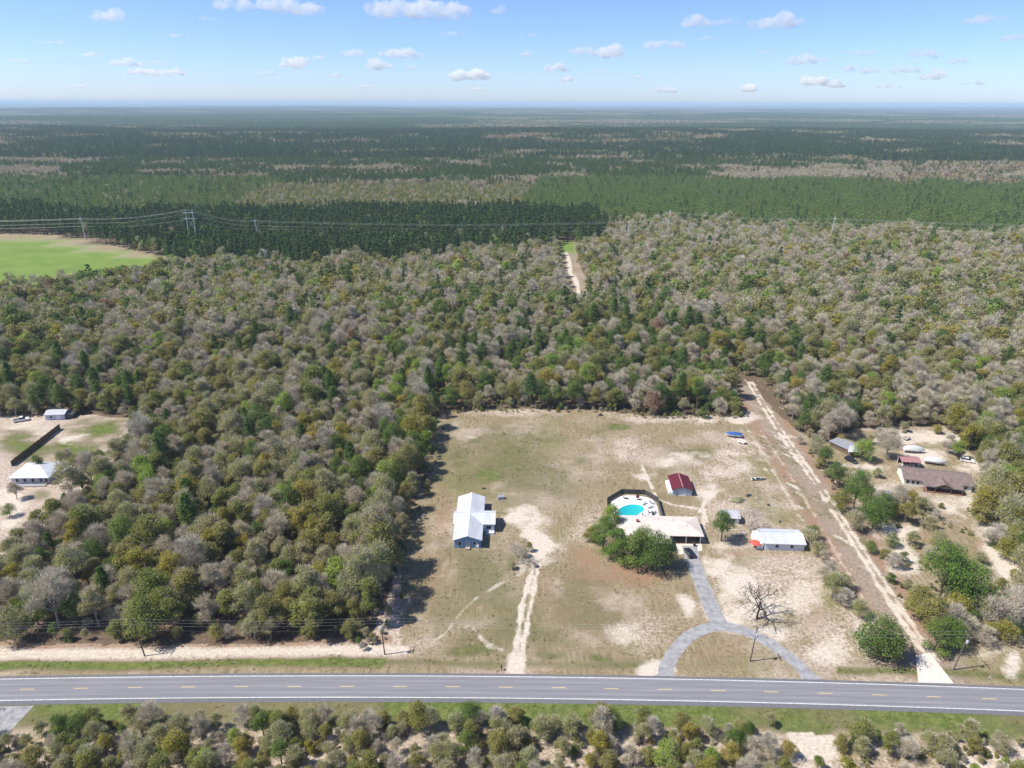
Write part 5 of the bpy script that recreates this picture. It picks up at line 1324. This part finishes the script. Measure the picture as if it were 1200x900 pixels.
# ------------------------------------------------------------------ pole lines
def wood_pole(px, py, Ht, lean, label, arm=True, transformer=False):
    e = empty('utility_pole', P(px, py), 0, label, 'pole', None)
    top = Vector((lean[0], lean[1], Ht))
    MB().tube([(0, 0, -.5), top], [.17, .11], 8).build('shaft', 'pole_wood', e)
    q = lambda z: Vector((lean[0] * z / Ht, lean[1] * z / Ht, z))
    if arm:
        c = q(Ht - .7); MB().box(c.x - .06, c.x + .06, c.y - 1.15, c.y + 1.15, c.z - .07, c.z + .07).build('crossarm', 'pole_wood', e)
        for y_ in (-1.05, 0, 1.05): MB().lathe([(.03, c.z + .07), (.06, c.z + .12), (.06, c.z + .26), (.02, c.z + .3)], 6, 0, c.x, c.y + y_).build('insulator', 'insulator', e)
    c = q(Ht - 2.3)
    if transformer: MB().lathe([(.02, c.z - .45), (.24, c.z - .45), (.26, c.z + .4), (.1, c.z + .5)], 10, 0, c.x + .1, c.y - .38).build('transformer', 'insulator', e)
    return [P(px, py) + q(Ht - .42) + Vector((0, y_, 0)) for y_ in (-1.05, 0, 1.05)] + [P(px, py) + q(Ht - 2.6)]
tops = [[P(-140, 772) + Vector((0, y_, z_)) for y_, z_ in ((-1.05, 10.1), (0, 10.1), (1.05, 10.1), (0, 7.9))],
        wood_pole(170, 769, 10.5, (-1.3, .3), 'leaning wooden utility pole on the sandy strip before the wood', True, False),
        wood_pole(451, 767, 10.5, (-.5, .2), 'wooden utility pole with transformer where the wood meets the cleared lot', True, True),
        wood_pole(879, 775, 10.2, (.6, .2), 'wooden utility pole on the grass island of the curved driveway', True, True),
        wood_pole(1117, 785, 10.6, (1.7, .4), 'leaning wooden utility pole on the grass beside the concrete apron', True, True),
        [P(1420, 800) + Vector((0, y_, z_)) for y_, z_ in ((-1.05, 10.1), (0, 10.1), (1.05, 10.1), (0, 7.9))]]
def sag_line(a, b, sag, n=14): return [a.lerp(b, i / n) + Vector((0, 0, -4 * sag * (i / n) * (1 - i / n))) for i in range(n + 1)]
CN = ('outermost bare wire of the roadside pole line', 'middle bare wire of the roadside pole line', 'inner bare wire of the roadside pole line', 'thick low cable of the roadside pole line')
for w_ in range(4):
    pts = []
    for s_ in range(len(tops) - 1): pts += sag_line(tops[s_][w_], tops[s_ + 1][w_], .9)[(1 if s_ else 0):]
    MB().tube(pts, .009 if w_ < 3 else .013, 4, cap=False).build('power_cable', 'cable_bright' if w_ < 3 else 'cable', label=CN[w_], cat='cable')
# transmission line over the pines
def steel_pole(px, py, Ht, label, lean=0.0):
    p = P(px, py); e = empty('transmission_pole', p, 0, label, 'pylon')
    MB().tube([(0, 0, -1), (lean, 0, Ht)], [.55, .28], 8).build('shaft', 'steel_pale', e)
    MB().box(lean - .25, lean + .25, -3.2, 3.2, Ht - 2.2, Ht - 1.8).build('crossarm', 'steel_pale', e)
    return [p + Vector((lean * .9, y_, Ht - z_)) for y_, z_ in ((-3, 2), (3, 2), (0, 6), (0, 9))]
def h_frame(px, py, Ht, label):
    p = P(px, py); e = empty('transmission_tower', p, 0, label, 'pylon')
    for s_ in (-1, 1): MB().tube([(s_ * 3.6, 0, -1), (s_ * 3.0, 0, Ht)], [.5, .3], 7).build('leg', 'steel_pale', e)
    for z_ in (Ht - 3, Ht - 8): MB().box(-5.6, 5.6, -.3, .3, z_ - .25, z_ + .25).build('crossarm', 'steel_pale', e)
    for z0_, z1_ in ((Ht - 8, Ht - 18), (Ht - 18, Ht - 28)):
        for s_ in (-1, 1): MB().tube([(s_ * 3.2, 0, z0_), (-s_ * 3.4, 0, z1_)], .18, 5).build('brace', 'steel_pale', e)
    return [p + Vector((x_, 0, z_)) for x_, z_ in ((-3, Ht), (3, Ht), (0, Ht - 3.3), (0, Ht - 8.3))]
T = [[P(-260, 283) + Vector((0, y_, 24 - z_)) for y_, z_ in ((-3, 2), (3, 2), (0, 6), (0, 9))],
     steel_pole(101, 281, 22, 'slim steel transmission pole above the far pasture', -1.4), h_frame(228, 291, 35, 'tall steel H-frame transmission tower rising over the dark pines'),
     steel_pole(305, 290, 26, 'steel transmission pole where the pines meet the grey wood', -2.0),
     steel_pole(735, 285, 22, 'shorter steel transmission pole standing in grey treetops', .6), steel_pole(781, 284, 31, 'tallest white steel transmission pole standing in grey treetops', 1.2), steel_pole(971, 286, 26, 'slanting steel transmission pole at the plantation edge', 2.5),
     [P(1400, 292) + Vector((0, y_, 24 - z_)) for y_, z_ in ((-3, 2), (3, 2), (0, 6), (0, 9))]]
TN = ('near outer conductor of the transmission line over the pines', 'far outer conductor of the transmission line over the pines', 'upper middle conductor of the transmission line over the pines', 'lowest conductor of the transmission line over the pines')
for w_ in range(4):
    pts = []
    for s_ in range(len(T) - 1): pts += sag_line(T[s_][w_], T[s_ + 1][w_], 3.0, 12)[(1 if s_ else 0):]
    MB().tube(pts, .045, 4, cap=False).build('transmission_cable', 'cable_bright', label=TN[w_], cat='cable')

# ------------------------------------------------------------------ clouds (beyond the haze) and haze
def cloud_mat():
    m = bpy.data.materials.new('cloud'); m.use_nodes = True; M['cloud'] = m
    n, l = m.node_tree.nodes, m.node_tree.links; n.remove(n['Principled BSDF'])
    v = n.new('ShaderNodeVolumePrincipled'); v.inputs['Color'].default_value = (1, 1, 1, 1); v.inputs['Density'].default_value = .0045; v.inputs['Anisotropy'].default_value = .2
    tc = n.new('ShaderNodeTexCoord'); nz = n.new('ShaderNodeTexNoise'); nz.inputs['Scale'].default_value = .006; nz.inputs['Detail'].default_value = 4; nz.inputs['Roughness'].default_value = .6
    mr = n.new('ShaderNodeMapRange'); mr.inputs[1].default_value, mr.inputs[2].default_value, mr.inputs[3].default_value, mr.inputs[4].default_value = .38, .68, .0, .0075
    l.new(tc.outputs['Object'], nz.inputs['Vector']); l.new(nz.outputs['Fac'], mr.inputs[0]); l.new(mr.outputs[0], v.inputs['Density'])
    l.new(v.outputs[0], n['Material Output'].inputs['Volume'])
cloud_mat()
import bmesh
def cloud(px, py, wpx, hpx, seed, label):
    g_ = np.random.default_rng(seed)
    alt = 1450.0
    d0 = P(px, py - 0.0, 0) if False else None
    dx, dy = px - 600.0, 450.0 - py
    X, Y = dx * _c - dy * _s, dx * _s + dy * _c
    d = Vector((X, Y * _sp + F * _cp, Y * _cp - F * _sp))
    t = min((alt - H) / d.z, 60000.0 / d.length) if d.z > 0 else 60000.0 / d.length
    c = Vector((0, 0, H)) + d * t
    W_, H_ = wpx * t, hpx * t
    bm = bmesh.new(); nb = int(7 + wpx / 5)
    for i in range(nb):
        q = g_.uniform(-1, 1); env = (1 - q * q) ** .5
        r_ = H_ * g_.uniform(.2, .52) * (.35 + .7 * env)
        z_ = -H_ * .35 + abs(g_.normal(0, .42)) * H_ * .55 * env
        mt = Matrix.Translation((q * W_ * .46, g_.normal(0, .3) * H_, z_)) @ Matrix.Diagonal((1.55, 1.2, .82, 1)) @ Matrix.Scale(r_, 4)
        bmesh.ops.create_icosphere(bm, subdivisions=2, radius=1.0, matrix=mt)
    me = bpy.data.meshes.new('cloud'); bm.to_mesh(me); bm.free(); me.materials.append(M['cloud'])
    o = link('cloud', me); o.location = c; o.rotation_euler = (0, 0, -math.atan2(c.x, c.y))
    rm = o.modifiers.new('merge', 'REMESH'); rm.mode = 'VOXEL'; rm.voxel_size = H_ / 9
    sm = o.modifiers.new('soften', 'SMOOTH'); sm.iterations = 3
    tx = bpy.data.textures.new('puff', 'CLOUDS'); tx.noise_scale = H_ * .35; tx.noise_depth = 3
    dm_ = o.modifiers.new('puff', 'DISPLACE'); dm_.texture = tx; dm_.strength = H_ * .6; dm_.mid_level = .5; dm_.texture_coords = 'LOCAL'
    return tag(o, label, 'cloud', 'fair weather clouds')
CLOUDS = [(128, 16, 38, 15), (318, 3, 145, 18), (491, 6, 136, 24), (585, 11, 15, 10), (105, 63, 24, 7), (147, 72, 42, 11), (182, 82, 76, 10), (186, 72, 20, 6), (345, 70, 30, 15), (374, 66, 17, 7), (413, 60, 30, 10), (472, 60, 58, 13), (443, 73, 32, 12), (482, 78, 13, 6),
          (551, 85, 52, 14), (391, 87, 20, 6), (313, 84, 26, 6), (651, 78, 36, 10), (665, 92, 13, 8), (681, 57, 30, 12), (713, 57, 34, 17), (721, 66, 13, 6), (617, 62, 15, 7), (745, 89, 14, 7), (779, 48, 48, 16), (816, 23, 28, 16), (848, 24, 40, 9), (906, 22, 62, 20),
          (826, 44, 26, 6), (877, 101, 19, 11), (943, 68, 50, 12), (953, 92, 30, 14), (980, 97, 17, 10), (1010, 60, 42, 8), (1018, 80, 26, 9), (995, 80, 20, 7), (1083, 62, 46, 10), (1060, 80, 36, 9), (1097, 86, 30, 11), (1120, 70, 32, 8), (1158, 20, 52, 12), (1190, 42, 30, 10), (780, 104, 34, 7), (240, 20, 30, 6), (60, 48, 40, 6), (20, 70, 22, 6), (208, 40, 26, 5), (530, 38, 30, 6), (620, 40, 28, 5), (430, 100, 24, 5), (560, 103, 26, 5), (90, 100, 30, 5), (900, 60, 26, 6), (1140, 96, 30, 6), (1040, 100, 30, 5), (700, 84, 22, 5)]
for i, c_ in enumerate(CLOUDS):
    big_ = c_[2] > 100
    cloud(*c_, 900 + i, ('broad flat-bottomed white cloud high in the sky' if big_ else ('white puffy cloud of middling size in the blue sky' if c_[2] > 29 else 'tiny white wisp of cloud above the horizon')))
m = bpy.data.materials.new('haze'); m.use_nodes = True; M['haze'] = m
n, l = m.node_tree.nodes, m.node_tree.links; n.remove(n['Principled BSDF'])
v = n.new('ShaderNodeVolumePrincipled'); v.inputs['Color'].default_value = (.64, .82, 1.0, 1); v.inputs['Density'].default_value = 7.0e-5; v.inputs['Anisotropy'].default_value = .0
l.new(v.outputs[0], n['Material Output'].inputs['Volume'])
hz = MB().box(-66000, 66000, -66000, 66000, float(gz.min()) - 3, max(138.0, float(gz.max()) + 25)).build('haze', 'haze', kind='stuff')
